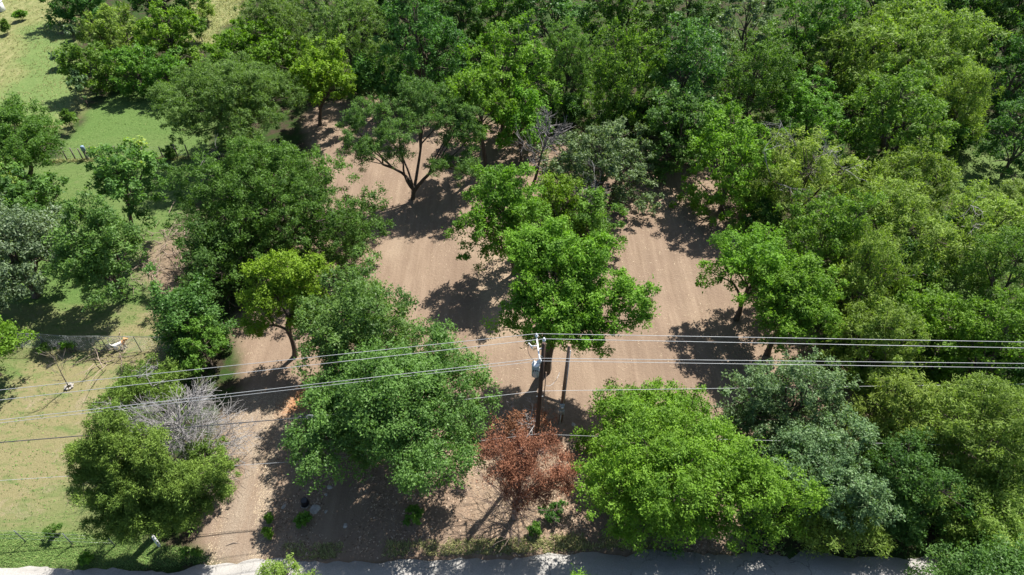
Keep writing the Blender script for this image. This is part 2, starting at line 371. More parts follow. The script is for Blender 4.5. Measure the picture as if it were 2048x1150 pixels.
# the road along the bottom
rd, nt, p = new_mat('chip_seal')
geo = N(nt, 'ShaderNodeNewGeometry'); pos = geo.outputs['Position']
a = noise(nt, pos, 14, 5, .75); b = noise(nt, mapping(nt, pos, (.25, 1.6, 1)), 1.0, 5)
c = ramp(nt, a, [(.3, (.215, .207, .195)), (.55, (.295, .285, .268)), (.75, (.38, .365, .345))])
c = mix(nt, ramp(nt, b, [(.42, 0.0), (.66, .6)]), c, (.22, .21, .198))
vo = N(nt, 'ShaderNodeTexVoronoi'); vo.feature = 'DISTANCE_TO_EDGE'; vo.inputs['Scale'].default_value = .55
wv = N(nt, 'ShaderNodeVectorMath', operation='ADD'); nn = N(nt, 'ShaderNodeTexNoise'); nn.inputs['Scale'].default_value = 1.6; nn.inputs['Detail'].default_value = 5
nt.links.new(pos, nn.inputs['Vector']); nt.links.new(pos, wv.inputs[0]); nt.links.new(nn.outputs['Color'], wv.inputs[1]); nt.links.new(wv.outputs[0], vo.inputs['Vector'])
crack = ramp(nt, vo.outputs[0], [(.006, 1.0), (.02, 0.0)])
crack = mth(nt, 'MULTIPLY', crack, ramp(nt, noise(nt, pos, .35, 3), [(.46, 0.0), (.56, 1.0)]))
c = mix(nt, mth(nt, 'MULTIPLY', crack, .75), c, (.11, .105, .10))
nt.links.new(c, p.inputs['Base Color']); p.inputs['Roughness'].default_value = .92; p.inputs['Specular IOR Level'].default_value = .2
bump(nt, p, a, .5, .03)
EDGE = [(-900, 1128), (-200, 1130), (0, 1131), (290, 1134), (400, 1130), (470, 1120), (520, 1108), (600, 1118), (720, 1122), (860, 1116), (1000, 1107), (1200, 1100), (1400, 1096), (1640, 1102), (1850, 1108), (2100, 1116), (2900, 1140)]
ep = np.array([at(x, y + 10)[:2] for x, y in EDGE])
xs = np.arange(-70, 70, .3); far = np.interp(xs, ep[:, 0], ep[:, 1]) + (vnoise(xs, xs * 0, 1.1) - .5) * .5 + (vnoise(xs, xs * 0 + 7, .35) - .5) * .25
rows = []
for t in np.linspace(0, 1, 6):
    yy = far * t + (10.9 + (vnoise(xs, xs * 0 + 30, 1.3) - .5) * .5) * (1 - t)
    rows.append(np.column_stack([xs, yy, np.full_like(xs, .11) + .10 * (1 - (2 * t - 1) ** 2) ** 1]))
rv = np.concatenate(rows); n = len(xs); ii = np.arange(n - 1)
rf = np.concatenate([np.stack([r * n + ii, r * n + ii + 1, (r + 1) * n + ii + 1, (r + 1) * n + ii], axis=1) for r in range(5)])
# skirt so that the slab has an edge
top = rows[-1].copy(); low = top.copy(); low[:, 2] = -.1; low[:, 1] += .12
bot = rows[0].copy(); lob = bot.copy(); lob[:, 2] = -.1; lob[:, 1] -= .12
o1 = len(rv); rv = np.concatenate([rv, low, lob])
rf = np.concatenate([rf, np.stack([5 * n + ii, 5 * n + ii + 1, o1 + ii + 1, o1 + ii], axis=1), np.stack([o1 + n + ii, o1 + n + ii + 1, ii + 1, ii], axis=1)])
tag(link('road', mesh_fast('road', rv, rf, rd, smooth=True)), kind='structure')

# ------------------------------------------------------------------ trees
SPEC = {  # leaf width/length, length factor, cluster radius, leaf spread along the twig, upward pull, leaf-area index
 'lime': (.62, 1.0, .42, .45, .35, 3.4), 'gold': (.62, 1.0, .42, .45, .35, 3.4), 'mid': (.6, 1.0, .44, .45, .3, 3.4), 'deep': (.6, 1.0, .45, .45, .3, 3.5),
 'olive': (.5, .9, .42, .5, .3, 3.2), 'fine': (.36, .85, .36, .55, .4, 3.0), 'blue': (.6, 1.05, .48, .55, .5, 3.6), 'silver': (.62, 1.1, .46, .45, .3, 3.4),
 'greygreen': (.6, .95, .36, .45, .35, 2.9), 'feather': (.34, 1.25, .42, .75, -.1, 2.9), 'yellowtip': (.66, 1.2, .42, .45, .35, 3.0),
 'juniper': (.34, .95, .30, .7, .55, 3.8), 'rust': (.34, .9, .30, .8, .35, 1.5),
}
TREES = []; PROTO = {}
def leaves(rng, sp, lobes, R, L, dens, zlo, zhi, yellow=0.0):
    wl, lf, cr, spread, up, lai = SPEC[sp]
    L = L * lf; la = .5 * L * L * wl
    big = R[0] > 1.3
    if big:                                                                             # billows on every lobe
        sub = []; par = []
        for k, (c, r) in enumerate(lobes):
            ns = int(np.clip(3.2 * r[0] * r[0] + 5, 6, 15)); ph0 = rng.random() * 6.28
            for i in range(ns):
                uz = np.clip(1 - 1.5 * (i + .5) / ns + .1 * rng.normal(), -.6, .97); ph = ph0 + 2.399963 * i + .35 * rng.normal(); q = math.sqrt(1 - uz * uz)
                f = np.clip(.80 + .17 * rng.normal(), .4, 1.15); k_ = .26 + .17 * rng.random()
                sub.append((c + np.array([q * math.cos(ph), q * math.sin(ph), uz]) * r * f, r * k_ * np.array([1, 1, 1.05]))); par.append(k)
        allb = sub; par = np.array(par)
    else: allb = lobes; par = np.arange(len(lobes))
    c0 = np.array([l[0] for l in allb]); r0 = np.array([l[1] for l in allb])              # centres (k,3), radii (k,3)
    area = r0[:, 0] * r0[:, 1]; ntot = lai * dens * R[0] * R[1] * math.pi / la
    per = {'rust': 46, 'fine': 62, 'juniper': 60, 'feather': 74}.get(sp, 84)
    ncl = max(20, int(ntot / per * 1.92))
    which = rng.choice(len(allb), ncl, p=area / area.sum())
    d = rng.normal(size=(ncl, 3)); d[:, 2] += .55; d = norm(d)
    rad = (.62 if big else .5) + .42 * rng.random(ncl) ** .6
    rough = 1 + .10 * rng.normal(size=ncl)
    cc = c0[which] + d * r0[which] * (rad * rough)[:, None]
    # thin clusters buried inside other lobes
    deep = np.zeros(ncl)
    for k in range(len(allb)):
        q = np.abs(cc - c0[k]) / r0[k]; deep += ((q * q).sum(1) < .5) & (which != k)
    keep = (deep < .5) | (rng.random(ncl) < .22)
    keep &= cc[:, 2] > .25
    cc, d, which = cc[keep], d[keep], which[keep]; ncl = len(cc)
    crs = cr * .92 * (L / .16) ** .3 * (.65 + .7 * rng.random(ncl)) * (1.0 if R[0] > 1.6 else .6 if R[0] > .9 else .34)
    nl = np.maximum(6, (per * (.5 + 1.0 * rng.random(ncl))).astype(int)); ci = np.repeat(np.arange(ncl), nl); n = len(ci)
    tw = d.copy(); tw[:, 2] += up; tw = norm(tw + .35 * rng.normal(size=tw.shape))
    dome = sp != 'rust'
    if dome:                                                                            # each tuft is a small dome of leaves, open below
        crs = crs * {'fine': 1.15, 'juniper': 1.15, 'feather': 1.3}.get(sp, 1.38)
        u = rng.normal(size=(n, 3)); u[:, 2] += .55; u += d[ci] * .75; u = norm(u)
        sh = .45 + .6 * rng.random(n) ** .7
        sq = np.array([1, 1, 1.25 if sp == 'juniper' else .78])
    t = rng.normal(size=n) * spread * 1.1; off = rng.normal(size=(n, 3)) * np.array([1, 1, .72]) * .52
    p0 = cc[ci] + (tw[ci] * t[:, None] + off) * crs[ci][:, None]
    if dome: p0 = cc[ci] + u * sq * (sh * crs[ci] * (.8 + .35 * np.sin(u[:, 0] * 5 + ci) * np.cos(u[:, 1] * 4 + 2 * ci)))[:, None] + tw[ci] * (t * .3 * crs[ci])[:, None]
    if sp == 'feather': p0[:, 2] -= np.abs(t) * crs[ci] * .45
    ld = norm(tw[ci] * (.9 if sp in ('juniper', 'rust', 'fine') else .45) + rng.normal(size=(n, 3)) * .62 + np.array([0, 0, -.12 if sp == 'feather' else .05]))
    nr = norm(rng.normal(size=(n, 3)) * .42 + d[ci] * .85 + np.array([0, 0, .55]))
    if dome: nr = norm(rng.normal(size=(n, 3)) * .40 + u * .8 + d[ci] * .25 + np.array([0, 0, .42]))
    sd_ = norm(np.cross(ld, nr)); nr = np.cross(sd_, ld)
    ln = L * (.6 + .75 * rng.random(n)); wd_ = ln * wl * (.8 + .4 * rng.random(n))
    v = np.empty((n, 3, 3)); sk = (rng.random(n) - .5) * .5
    v[:, 0] = p0 + sd_ * (wd_ * .55)[:, None] + ld * (ln * sk * .5)[:, None]
    v[:, 1] = p0 - sd_ * (wd_ * .55)[:, None] - ld * (ln * sk * .5)[:, None]
    v[:, 2] = p0 + ld * ln[:, None] - np.array([0, 0, 1]) * (ln * .12)[:, None]
    lobe_t = .5 * rng.random(len(allb)) + .5 * rng.random(len(lobes))[par]; cl_t = rng.random(ncl)
    ti = .26 * rng.random(n) + .28 * cl_t[ci] + .36 * lobe_t[which[ci]] + .02
    hot = rng.random(ncl) < (.05 + yellow); ti = ti + np.where(hot[ci], .22, 0) * rng.random(n)
    if sp == 'yellowtip': ti += np.clip((p0[:, 2] - (zlo * .35 + zhi * .65)) / max(zhi - zlo, .1), 0, .5) * (cl_t[ci] > .4) * 1.1
    if sp in ('silver', 'greygreen'): ti += (rng.random(n) < .14) * .35
    ti = np.clip(ti, 0, 1)
    return v.reshape(-1, 3), np.arange(n * 3).reshape(-1, 3), np.repeat(ti, 3), cc, par[which]

def grow_dead(rng, p, d, length, r, lev, segs, droop=0.0, spread=.75, kids=(3, 5)):
    k = 4 if lev > 1 else 3; pts = [p]; dd = d.copy()
    for i in range(k):
        dd = norm(dd + rng.normal(size=3) * .16 + np.array([0, 0, -droop])); pts.append(pts[-1] + dd * length / k)
    rr = np.linspace(r, r * .35, k + 1); segs.append(path_segs(pts, np.maximum(rr, .008)))
    if lev <= 0: return
    for _ in range(rng.integers(kids[0], kids[1] + 1)):
        f = .25 + .75 * rng.random(); j = min(int(f * k), k - 1); q = pts[j] + (pts[j + 1] - pts[j]) * (f * k - j)
        nd = norm(norm(pts[j + 1] - pts[j]) + rng.normal(size=3) * spread)
        grow_dead(rng, q, nd, length * (.42 + .25 * rng.random()), r * .5, lev - 1, segs, droop, spread, kids)

def tree(label, sp, x0, y0, x1, y1, name='broadleaf_tree', cat='tree', base=None, clear=1.2, dens=1.0, lobes_px=None, dead=0, group=None, shape='round',
         n_lobes=None, lf=1.0, yellow=0.0, bark=None, lean=None, vmax=1.35, skirt=None, bend=False):
    seed = len(TREES) + 11; rng = np.random.default_rng(seed)
    cx, cy = (x0 + x1) / 2, (y0 + y1) / 2
    wood = base is None and (cx > 1580 or (cx > 560 and cy < 240) or (cx > 1250 and cy < 330))
    if skirt is None: skirt = base is None and (x1 - x0) > 75 and name == 'broadleaf_tree' and lobes_px is None
    hw, hh_ = (x1 - x0) / 2 * (1.02 if wood else 1), (y1 - y0) / 2 * (1.04 if wood else 1)
    dv = ray(cx, cy); th = math.atan2(-dv[2], math.hypot(dv[0], dv[1])); sn, cs = math.sin(th), math.cos(th)
    zc = 4.0; Yb = at(*base)[1] if base else None
    for _ in range(8):
        pc = at_y(cx, cy, Yb) if base else at(cx, cy, zc)
        s = depth_of(pc) / F; R = hw * s; H = hh_ * s
        q = H * H - (R * sn) ** 2
        V = math.sqrt(q) / cs if q > 0 else 0
        V = min(max(V, .62 * R), vmax * R)
        Ry = math.sqrt(max(H * H - (V * cs) ** 2, 0)) / sn
        Ry = min(max(Ry, .6 * R), (1.15 if vmax > 1 else 1.3) * R)
        zc = V * .93 + clear
    if base: zc = max(pc[2], V * .6 + .3)
    ctr = np.array([pc[0], pc[1], zc]); bp = at(*base) if base else np.array([pc[0], pc[1], 0.0])
    if lean is not None: bp = bp + np.array([lean[0], lean[1], 0])
    bp[2] = gz(bp[0], bp[1]) - .05
    # lobes, in metres relative to the base
    lobes = []
    if lobes_px:
        for (lx, ly, lr, dy) in lobes_px:
            c = at_y(lx, ly, bp[1] + dy); rr = lr * depth_of(c) / F
            lobes.append((c - bp, np.array([rr, rr, rr * .78])))
    else:
        k = n_lobes or int(np.clip(5 + R * 1.9, 4, 17))
        c = ctr - bp
        R0, Ry0, V0 = R, Ry, V; R, Ry, V = R * 1.0, Ry * 1.0, V * .97
        lobes.append((c + np.array([0, 0, V * .25]), np.array([R * .55, Ry * .55, V * .55])))
        ga = 2.399963; ph0 = rng.random() * 6.28
        for i in range(k):
            uz = 1 - 1.66 * (i + .5) / k + .12 * rng.normal()
            uz = np.clip(uz, -.72, .95); ph = ph0 + ga * i + .3 * rng.normal(); q = math.sqrt(1 - uz * uz)
            f = np.clip(.64 + .13 * rng.normal(), .42, .86)
            dirv = np.array([q * math.cos(ph), q * math.sin(ph), uz])
            if shape == 'vase': dirv[:2] *= .45 + .55 * (uz + .6) / 1.55
            if shape == 'cone': dirv[:2] *= 1.12 - .55 * (uz + .6) / 1.55
            lr = (.30 + .15 * rng.random()) * (1.15 if k < 8 else 1.0)
            lobes.append((c + dirv * np.array([R, Ry, V]) * f, np.array([R * lr, Ry * lr, max(V * lr * .95, R * lr * .6)])))
        if skirt:
            for i in range(7):
                ph = ph0 + i * .898 + .3 * rng.normal(); q = .62 + .12 * rng.random()
                lobes.append((np.array([c[0] + R * q * math.cos(ph), c[1] + Ry * q * math.sin(ph), (c[2] - V * .45) * (.35 + .45 * rng.random())]), np.array([R * .40, Ry * .40, max(V * .34, .7)])))
    # never below the ground
    lobes = [(np.array([c[0], c[1], max(c[2], r[2] * .55 + .1)]), r) for c, r in lobes]
    dpt = depth_of(ctr); L = np.clip(2.4 * dpt / (F / 2), .11, .30) * lf
    root = thing(name, bp, label, cat, group)
    if wood and skirt and not dead and dens == 1.0:
        for pr in PROTO.get(sp, []):
            k_ = R / pr[1]; kz = V / pr[2]
            if pr[4] < 2 and .72 < k_ < 1.38 and .6 < kz / k_ < 1.6:
                for ch in pr[0]:
                    c_ = ch.copy(); C.objects.link(c_); c_.parent = root
                root.scale = (k_, k_, kz); root.rotation_euler = (0, 0, 1.3 + 2.1 * rng.random() + 2.0 * pr[4]); pr[4] += 1
                TREES.append(root); return root
    v, f, t, cc, which = leaves(rng, sp, lobes, (R, Ry), L, dens, ctr[2] - V, ctr[2] + V, yellow)
    link('crown', mesh_fast('crown', v, f, LEAF[sp], {'tint': t}), root)
    # trunk with limbs and twigs
    segs = []; zt = max(ctr[2] - V * .75, .35); r0 = np.clip(.045 * R + .02 * zt, .03, .34)
    lc = np.mean([c for c, r in lobes], axis=0)
    if bend: zt = 1.2; r0 *= .62
    fork = np.array([lc[0] * .25, lc[1] * .25, zt * .75])
    segs.append(path_segs(bez(np.zeros(3), np.array([rng.normal() * .1, rng.normal() * .1, zt * .4]), fork, 5), np.array([1.35, 1.02, .95, .9, .85]) * r0))
    LC = np.array([c for c, r in lobes]); az = np.arctan2(LC[:, 1] - fork[1], LC[:, 0] - fork[0]); ng = int(np.clip(len(lobes) // 3, 2, 5))
    cen = LC[rng.permutation(len(LC))[:ng]]
    for _ in range(6):
        gi = np.argmin(((LC[:, None] - cen[None]) ** 2).sum(-1), axis=1)
        cen = np.array([LC[gi == k].mean(0) if (gi == k).any() else cen[k] for k in range(ng)])
    for k in range(ng):
        mem = np.where(gi == k)[0]
        if not len(mem): continue
        g = fork + (cen[k] - fork) * .58; jit = rng.normal(size=3) * .07 * R
        ctl = fork + np.array([(g[0] - fork[0]) * .30, (g[1] - fork[1]) * .30, (g[2] - fork[2]) * .62]) + jit
        rl = r0 * .72 * math.sqrt((len(mem) + 1) / (len(lobes) / ng + 1)); pts = bez(fork, ctl, g, 6)
        segs.append(path_segs(pts, np.linspace(rl, rl * .6, 6)))
        for q in mem:
            c = LC[q]; st = pts[rng.integers(3, 6)]
            ctl = st + np.array([(c[0] - st[0]) * .42, (c[1] - st[1]) * .42, (c[2] - st[2]) * .62]) + rng.normal(size=3) * .09 * R * .6
            segs.append(path_segs(bez(st, ctl, c + (c - st) * .2, 5), np.linspace(rl * .5, .02, 5)))
    twigs = []
    for i in rng.permutation(len(cc))[:min(len(cc), 7 * len(lobes))]:
        c = lobes[which[i]][0]; m_ = (c * .55 + cc[i] * .45) + np.array([0, 0, -.12]) + rng.normal(size=3) * .08
        twigs.append(path_segs([c * .9 + lobes[0][0] * .1, m_, cc[i]], [.03, .02, .008]))
    tv, tf = tubes(np.concatenate(segs), 5); wv_, wf_ = tubes(np.concatenate(twigs), 3)
    tf = np.concatenate([tf, wf_ + len(tv)]); tv = np.concatenate([tv, wv_])
    link('trunk', mesh_fast('trunk', tv, tf, bark or M_BARK, smooth=True), root)
    if dead:
        segs = []
        for _ in range(dead):
            c, r = lobes[rng.integers(len(lobes))]; dd = norm(rng.normal(size=3) + np.array([0, -.2, 1.3]))
            segs = []; grow_dead(rng, c + dd * r * .55, dd, R * .55, .05, 2, segs)
            dvv, dff = tubes(np.concatenate(segs), 3)
            link('dead_branch', mesh_fast('dead_branch', dvv, dff, M_DEAD), root)
    if wood and skirt and not dead and dens == 1.0: PROTO.setdefault(sp, []).append([list(root.children), R, V, 0, 0])
    TREES.append(root)
    return root
def shrub(label, sp, x0, y0, x1, y1, **kw):
    kw.setdefault('clear', .15); kw.setdefault('n_lobes', 5)
    return tree(label, sp, x0, y0, x1, y1, name='shrub', cat='shrub', **kw)

# --- beyond the left lawn
tree('olive green tree leaning in at the left edge beside the far wire fence', 'olive', -110, 208, 128, 392, skirt=False, clear=1.0)
tree('silver leaved oak at the left edge, palest crown of the yard', 'silver', -110, 400, 138, 610, dens=1.05, skirt=False)
tree('green tree with pale yellow tips, above the silver oak at the left edge', 'yellowtip', -60, 342, 128, 480, skirt=False)
tree('rounded mid green oak between the silver oak and the brush pile', 'blue', 112, 402, 292, 608, skirt=False, clear=1.0)
tree('dark green tree with yellow tips standing alone on the lawn by the wire fence', 'yellowtip', 184, 288, 345, 468, base=(268, 484), dens=.95)
tree('yellow green branch tips cut off by the left edge beside the chain link fence', 'lime', -140, 612, 34, 760, dens=.9, skirt=False)
# --- hedge and meadow, top left
tree('dark rounded tree at the top edge between meadow and hedge', 'deep', 85, -50, 215, 34, group='far hedge trees')
tree('dark tree at the top edge above the pale green hedge', 'deep', 230, -60, 400, 24, group='far hedge trees')
tree('pale green bushy tree in the upper row of the hedge, meadow side', 'feather', 165, 8, 290, 120, clear=.4)
tree('pale green spreading tree in the upper row of the hedge, away from the meadow', 'lime', 268, 10, 405, 130, clear=.4, dens=.9)
tree('deep green bushy tree at the meadow end of the lower hedge', 'mid', 128, 88, 236, 186, clear=.3)
tree('mid green bushy tree in the middle of the lower hedge above the green paddock', 'mid', 215, 84, 318, 186, clear=.3)
tree('mid green bushy tree at the right end of the lower hedge', 'mid', 290, 92, 372, 190, clear=.3)
shrub('thin grey green shrub on its own at the corner of the paddock', 'greygreen', 136, 145, 188, 216, dens=.8)
shrub('small weedy shrub on the bare strip below the grey green shrub', 'olive', 118, 218, 158, 262, dens=.6)
shrub('blue green clump of weeds at the edge of the mown meadow', 'silver', 108, 104, 142, 134, dens=.8)
shrub('blue green weeds beside the brown brush in the upper meadow', 'silver', 128, 50, 156, 80, dens=.5)
shrub('green bush alone in the tall dry grass at the top left', 'mid', 28, 22, 54, 40, dens=.6)
shrub('low thin bush in the dry grass near the left edge', 'olive', 0, 40, 20, 66, dens=.5)
shrub('grey green thicket bush in the dry clearing at the top', 'olive', 372, 40, 425, 82, dens=.5)
shrub('pale bush at the lower end of the dry clearing at the top', 'feather', 380, 5, 440, 44, dens=.4)
# --- upper middle
tree('golden green rounded tree above the large olive tree', 'gold', 418, 44, 602, 172)
tree('large spreading olive green tree right of the green paddock', 'fine', 330, 110, 600, 308, clear=1.6, dens=1.3, skirt=False)
tree('golden green tree on several stems at the far left corner of the bare lot', 'gold', 578, 84, 716, 236, base=(640, 250))
tree('grey green tree at the top edge, left of two', 'fine', 470, -20, 640, 128)
tree('grey green tree near the top edge, right of two', 'fine', 612, -10, 790, 165)
shrub('dark vine covered shrub between golden tree and the open lot', 'blue', 700, 100, 780, 215, n_lobes=7, dens=1.2)
tree('tall deep green tree at the top above the open branching tree', 'deep', 742, -30, 935, 205)
tree('pale green tall tree behind the slim trees at the back of the lot', 'lime', 915, 48, 1095, 260)
tree('slim yellow green tree with bare trunk at the back of the lot', 'lime', 882, 112, 1012, 300, base=(972, 345), dens=1.1)
tree('yellow green tree on two dark stems next to the slim tree', 'lime', 985, 170, 1092, 318, base=(1042, 325))
M14 = tree('open branching tree with flat fine foliage pads, alone on the bare soil', 'fine', 680, 165, 962, 372, base=(826, 396), dens=.55, lf=.9, bend=True, bark=M_BARK,
     lobes_px=[(735, 226, 34, 1.4), (700, 250, 26, .6), (712, 298, 26, -1.2), (748, 300, 28, -1.6), (800, 262, 34, -1.0), (783, 216, 24, 1.2), (822, 192, 32, 2.2), (862, 196, 34, 2.4),
               (890, 232, 38, 1.2), (925, 238, 30, .8), (846, 236, 32, .4), (940, 272, 26, .2), (905, 278, 26, -.4), (922, 332, 34, -1.8), (880, 334, 24, -2.0), (800, 310, 24, -1.6), (940, 352, 20, -1.6), (700, 272, 20, -.4), (728, 322, 24, -2.0), (770, 285, 28, -1.2), (850, 215, 30, 1.4), (915, 260, 26, .3)])
tree('grey green glossy tree beside the bare dead tree', 'greygreen', 1092, 232, 1316, 412, clear=.8)
tree('bright lime tree in front of the open branching tree, left of the middle clump', 'lime', 914, 338, 1100, 555, base=(1028, 548), dens=1.25)
tree('sparse yellowish tree below the dead tree in the middle clump', 'gold', 1050, 345, 1190, 490, dens=.75)
tree('sparse green tree on the right side of the middle clump', 'mid', 1105, 375, 1246, 510, dens=1.0, clear=.6)
tree('broad lime green tree behind the utility poles, crown of several lobes', 'lime', 985, 465, 1312, 725, base=(1092, 740), dens=1.12,
     lobes_px=[(1055, 490, 40, 2.2), (1120, 480, 36, 2.4), (1205, 500, 34, 1.8), (1085, 505, 43, 1.6), (1150, 510, 43, 1.8), (1190, 540, 33, 1.0), (1120, 560, 54, .5), (1060, 560, 38, .4), (1050, 610, 38, -.4), (1022, 655, 28, -.8), (1110, 625, 51, -.8),
               (1170, 605, 46, -.2), (1230, 590, 36, 0), (1272, 590, 30, -.2), (1285, 640, 23, -.7), (1235, 640, 33, -1.0), (1170, 665, 38, -1.4), (1090, 665, 33, -1.6), (1195, 695, 21, -1.9)])
# --- left middle
tree('big dark green tree with wide dense crown left of the bare soil', 'olive', 378, 288, 735, 540, clear=1.0, dens=1.3, n_lobes=20)
tree('dark green tree under the left side of the big wide tree', 'deep', 358, 430, 500, 620, clear=.4)
tree('yellow green young tree with leaning bare trunk above the large oak', 'gold', 478, 505, 655, 700, base=(590, 712), dens=1.0,
     lobes_px=[(525, 550, 34, .6), (575, 540, 36, .9), (622, 545, 32, .8), (550, 590, 42, 0), (600, 590, 42, .2), (515, 600, 26, 0), (515, 655, 26, -.8), (545, 650, 22, -.9), (610, 640, 34, -.3), (635, 600, 24, .2)])
tree('blue green oak crown at the back of the large pair left of the utility pole', 'blue', 584, 540, 850, 800, dens=1.3, clear=2.2, vmax=.95)
tree('largest blue green oak, nearest of the pair left of the utility pole', 'blue', 604, 645, 985, 1022, dens=1.3, clear=1.6, vmax=.72, skirt=False, shape='cone')
tree('blue green bushy tree at the end of the chain link fence', 'blue', 300, 545, 445, 715, clear=.2)
shrub('bright green bushy shrub right of the chain link fence end', 'mid', 366, 640, 462, 765, n_lobes=7)
# --- left foreground junipers
tree('tall juniper behind the front juniper, thinning with bare grey twigs', 'juniper', 190, 722, 395, 905, name='juniper_tree', clear=.5, dens=.62, dead=6)
tree('big dense juniper in the left foreground beside the gravel drive', 'juniper', 150, 800, 470, 1085, name='juniper_tree', base=(320, 1065), dens=1.0,
     lobes_px=[(215, 850, 36, 1.6), (195, 905, 40, .9), (245, 895, 44, 1.0), (300, 905, 40, .8), (185, 965, 36, 0), (235, 960, 48, .1), (290, 960, 48, 0), (345, 970, 46, .1), (395, 960, 36, .4), (440, 930, 24, .6), (445, 970, 20, .3),
               (215, 1020, 44, -.6), (275, 1030, 46, -.8), (335, 1030, 44, -.8), (385, 1020, 36, -.4), (425, 1000, 22, 0), (250, 1060, 26, -1.2), (170, 930, 22, .6)])
tree('small wispy juniper between the front juniper and the gravel drive', 'juniper', 370, 860, 475, 1010, name='juniper_tree', clear=.4, dens=.6)
# --- right foreground
tree('bright green tree right of the dead rust tree, smaller of two', 'lime', 1165, 745, 1450, 985, clear=.6)
tree('wide bright green tree hanging over the road, right of the rust tree', 'lime', 1150, 835, 1590, 1082, clear=.9, dens=1.2, skirt=False)
tree('silvery green tree under the wires behind the bright green pair', 'greygreen', 1430, 706, 1730, 885, clear=.6, dens=1.1)
tree('silvery green tree reaching down to the road, right of the wide bright tree', 'greygreen', 1505, 832, 1765, 1050, clear=1.0, dens=1.1, skirt=False)
shrub('yellow green drooping sprays below the silvery tree at the road', 'feather', 1570, 985, 1760, 1100, n_lobes=9)
tree('yellow green feathery tree under the wires at the right', 'feather', 1725, 738, 1900, 905, clear=1.2)
tree('large feathery tree at the right edge below the wires', 'feather', 1826, 738, 2080, 975, clear=1.0, dens=1.15)
tree('dark shaded tree in the gap between the silvery tree and the feathery trees', 'deep', 1735, 860, 1890, 1070, clear=.3)
tree('feathery yellow green tree low at the right edge by the road', 'feather', 1850, 925, 2070, 1098, clear=.3, dens=1.1)
tree('blue green crown cut by the lower right corner', 'blue', 1880, 1085, 2120, 1290, clear=.8)
tree('green leafy tip of a tree poking in at the bottom edge by the drive', 'feather', 508, 1112, 640, 1260, clear=2.5, dens=.6, skirt=False)
tree('lime tips of a tree just showing at the middle of the bottom edge', 'lime', 1080, 1143, 1230, 1300, clear=2.0, dens=.8)
# --- right middle
tree('bright green tree at the right side of the bare soil, left of a touching pair', 'lime', 1404, 448, 1600, 640, dens=1.1, skirt=False, clear=1.6)
tree('bright green tree at the right side of the bare soil, right of a touching pair', 'lime', 1495, 508, 1680, 692, base=(1535, 708), dens=1.3)
tree('bright green tree at the far right end of the bare soil', 'lime', 1372, 214, 1562, 432, clear=.3, skirt=True, dens=1.05)
tree('thin tree with bare grey twigs in its crown, right of the far soil end', 'feather', 1500, 262, 1725, 455, dens=.65, dead=16)
tree('vivid green rounded tree in the wood above the thin twiggy tree', 'lime', 1545, 155, 1700, 300)
tree('rounded green tree left of the grassy gap at the right', 'mid', 1698, 138, 1896, 335)
tree('largest pale rounded tree in the upper right wood', 'feather', 1688, 12, 1978, 205, dens=1.3)
tree('pale green tree hanging below the largest pale tree', 'feather', 1862, 142, 1978, 285)
tree('dark tree at the right edge in the upper wood, higher of two', 'deep', 1982, 60, 2110, 215)
tree('dark tree at the right edge beside the grassy gap, lower of two', 'deep', 1988, 190, 2120, 340)
tree('olive tree on the lower side of the grassy gap', 'feather', 1728, 284, 1905, 450)
tree('mid green tree in the right wood below the thin twiggy tree', 'mid', 1558, 366, 1745, 575)
tree('yellowish open crowned tree in the middle of the right wood', 'feather', 1680, 358, 1905, 570, dens=.85, dead=2)
tree('olive tree behind the touching bright pair', 'feather', 1650, 470, 1800, 650)
tree('olive tree above the wires right of the touching bright pair', 'feather', 1672, 590, 1850, 770)
tree('yellow green tree above the wires toward the right edge', 'lime', 1755, 560, 1945, 730, dens=.9)
tree('thin tree with grey twigs near the right edge above the small grass patch', 'feather', 1885, 375, 2060, 545, dens=.8, dead=4)
tree('dull green tree with an orange brown tuft at the right edge', 'olive', 1935, 440, 2110, 650, dens=.9, dead=2)
tree('yellow green tree touching the wires at the right edge', 'lime', 1900, 590, 2090, 775)
tree('pale tree cut by the right edge above the twiggy tree', 'feather', 1985, 348, 2130, 450)
shrub('low green sapling under the wires at the right', 'lime', 1690, 690, 1800, 775, n_lobes=6)
# --- upper right wood
WOOD = 'wood along the top'
tree('willow like grey green tree behind the dead tree, leftmost in the upper wood', 'fine', 1066, 30, 1205, 235, group=WOOD)
tree('mid green tree in the upper wood above the grey green glossy tree', 'mid', 1175, 58, 1335, 270, group=WOOD)
tree('cool green tree in the upper wood above the far soil end', 'blue', 1285, 40, 1450, 280, group=WOOD)
tree('dull green tree in the upper wood left of the vivid rounded tree', 'olive', 1425, 60, 1592, 255, group=WOOD)
tree('grey green tree at the top edge above the dull green tree', 'greygreen', 1425, -40, 1575, 130, group=WOOD)
tree('green tree at the top edge left of the largest pale tree', 'mid', 1545, -30, 1705, 145, group=WOOD)
tree('small pale tree tucked against the largest pale tree', 'feather', 1612, 50, 1725, 180, group=WOOD)
tree('dark shaded tree at the back of the far soil end', 'deep', 1280, 175, 1425, 330, group=WOOD)
tree('dark tree at the top edge above the slim back trees', 'deep', 850, -70, 990, 100, group=WOOD)
tree('bright green tree at the top edge above the pale tall tree', 'mid', 930, -60, 1065, 95, group=WOOD)
tree('cool dark tree at the top edge, with a bare arching twig', 'blue', 1030, -60, 1195, 105, group=WOOD)
tree('mid green tree at the top edge right of the arching twig tree', 'mid', 1155, -75, 1335, 105, group=WOOD)
tree('deep green tree at the top edge above the cool green tree', 'deep', 1290, -70, 1460, 98, group=WOOD)
tree('dark tree at the top edge above the largest pale tree', 'mid', 1670, -80, 1850, 80, group=WOOD)
tree('deep green tree at the top edge right of the largest pale tree', 'deep', 1800, -60, 2000, 90, group=WOOD)
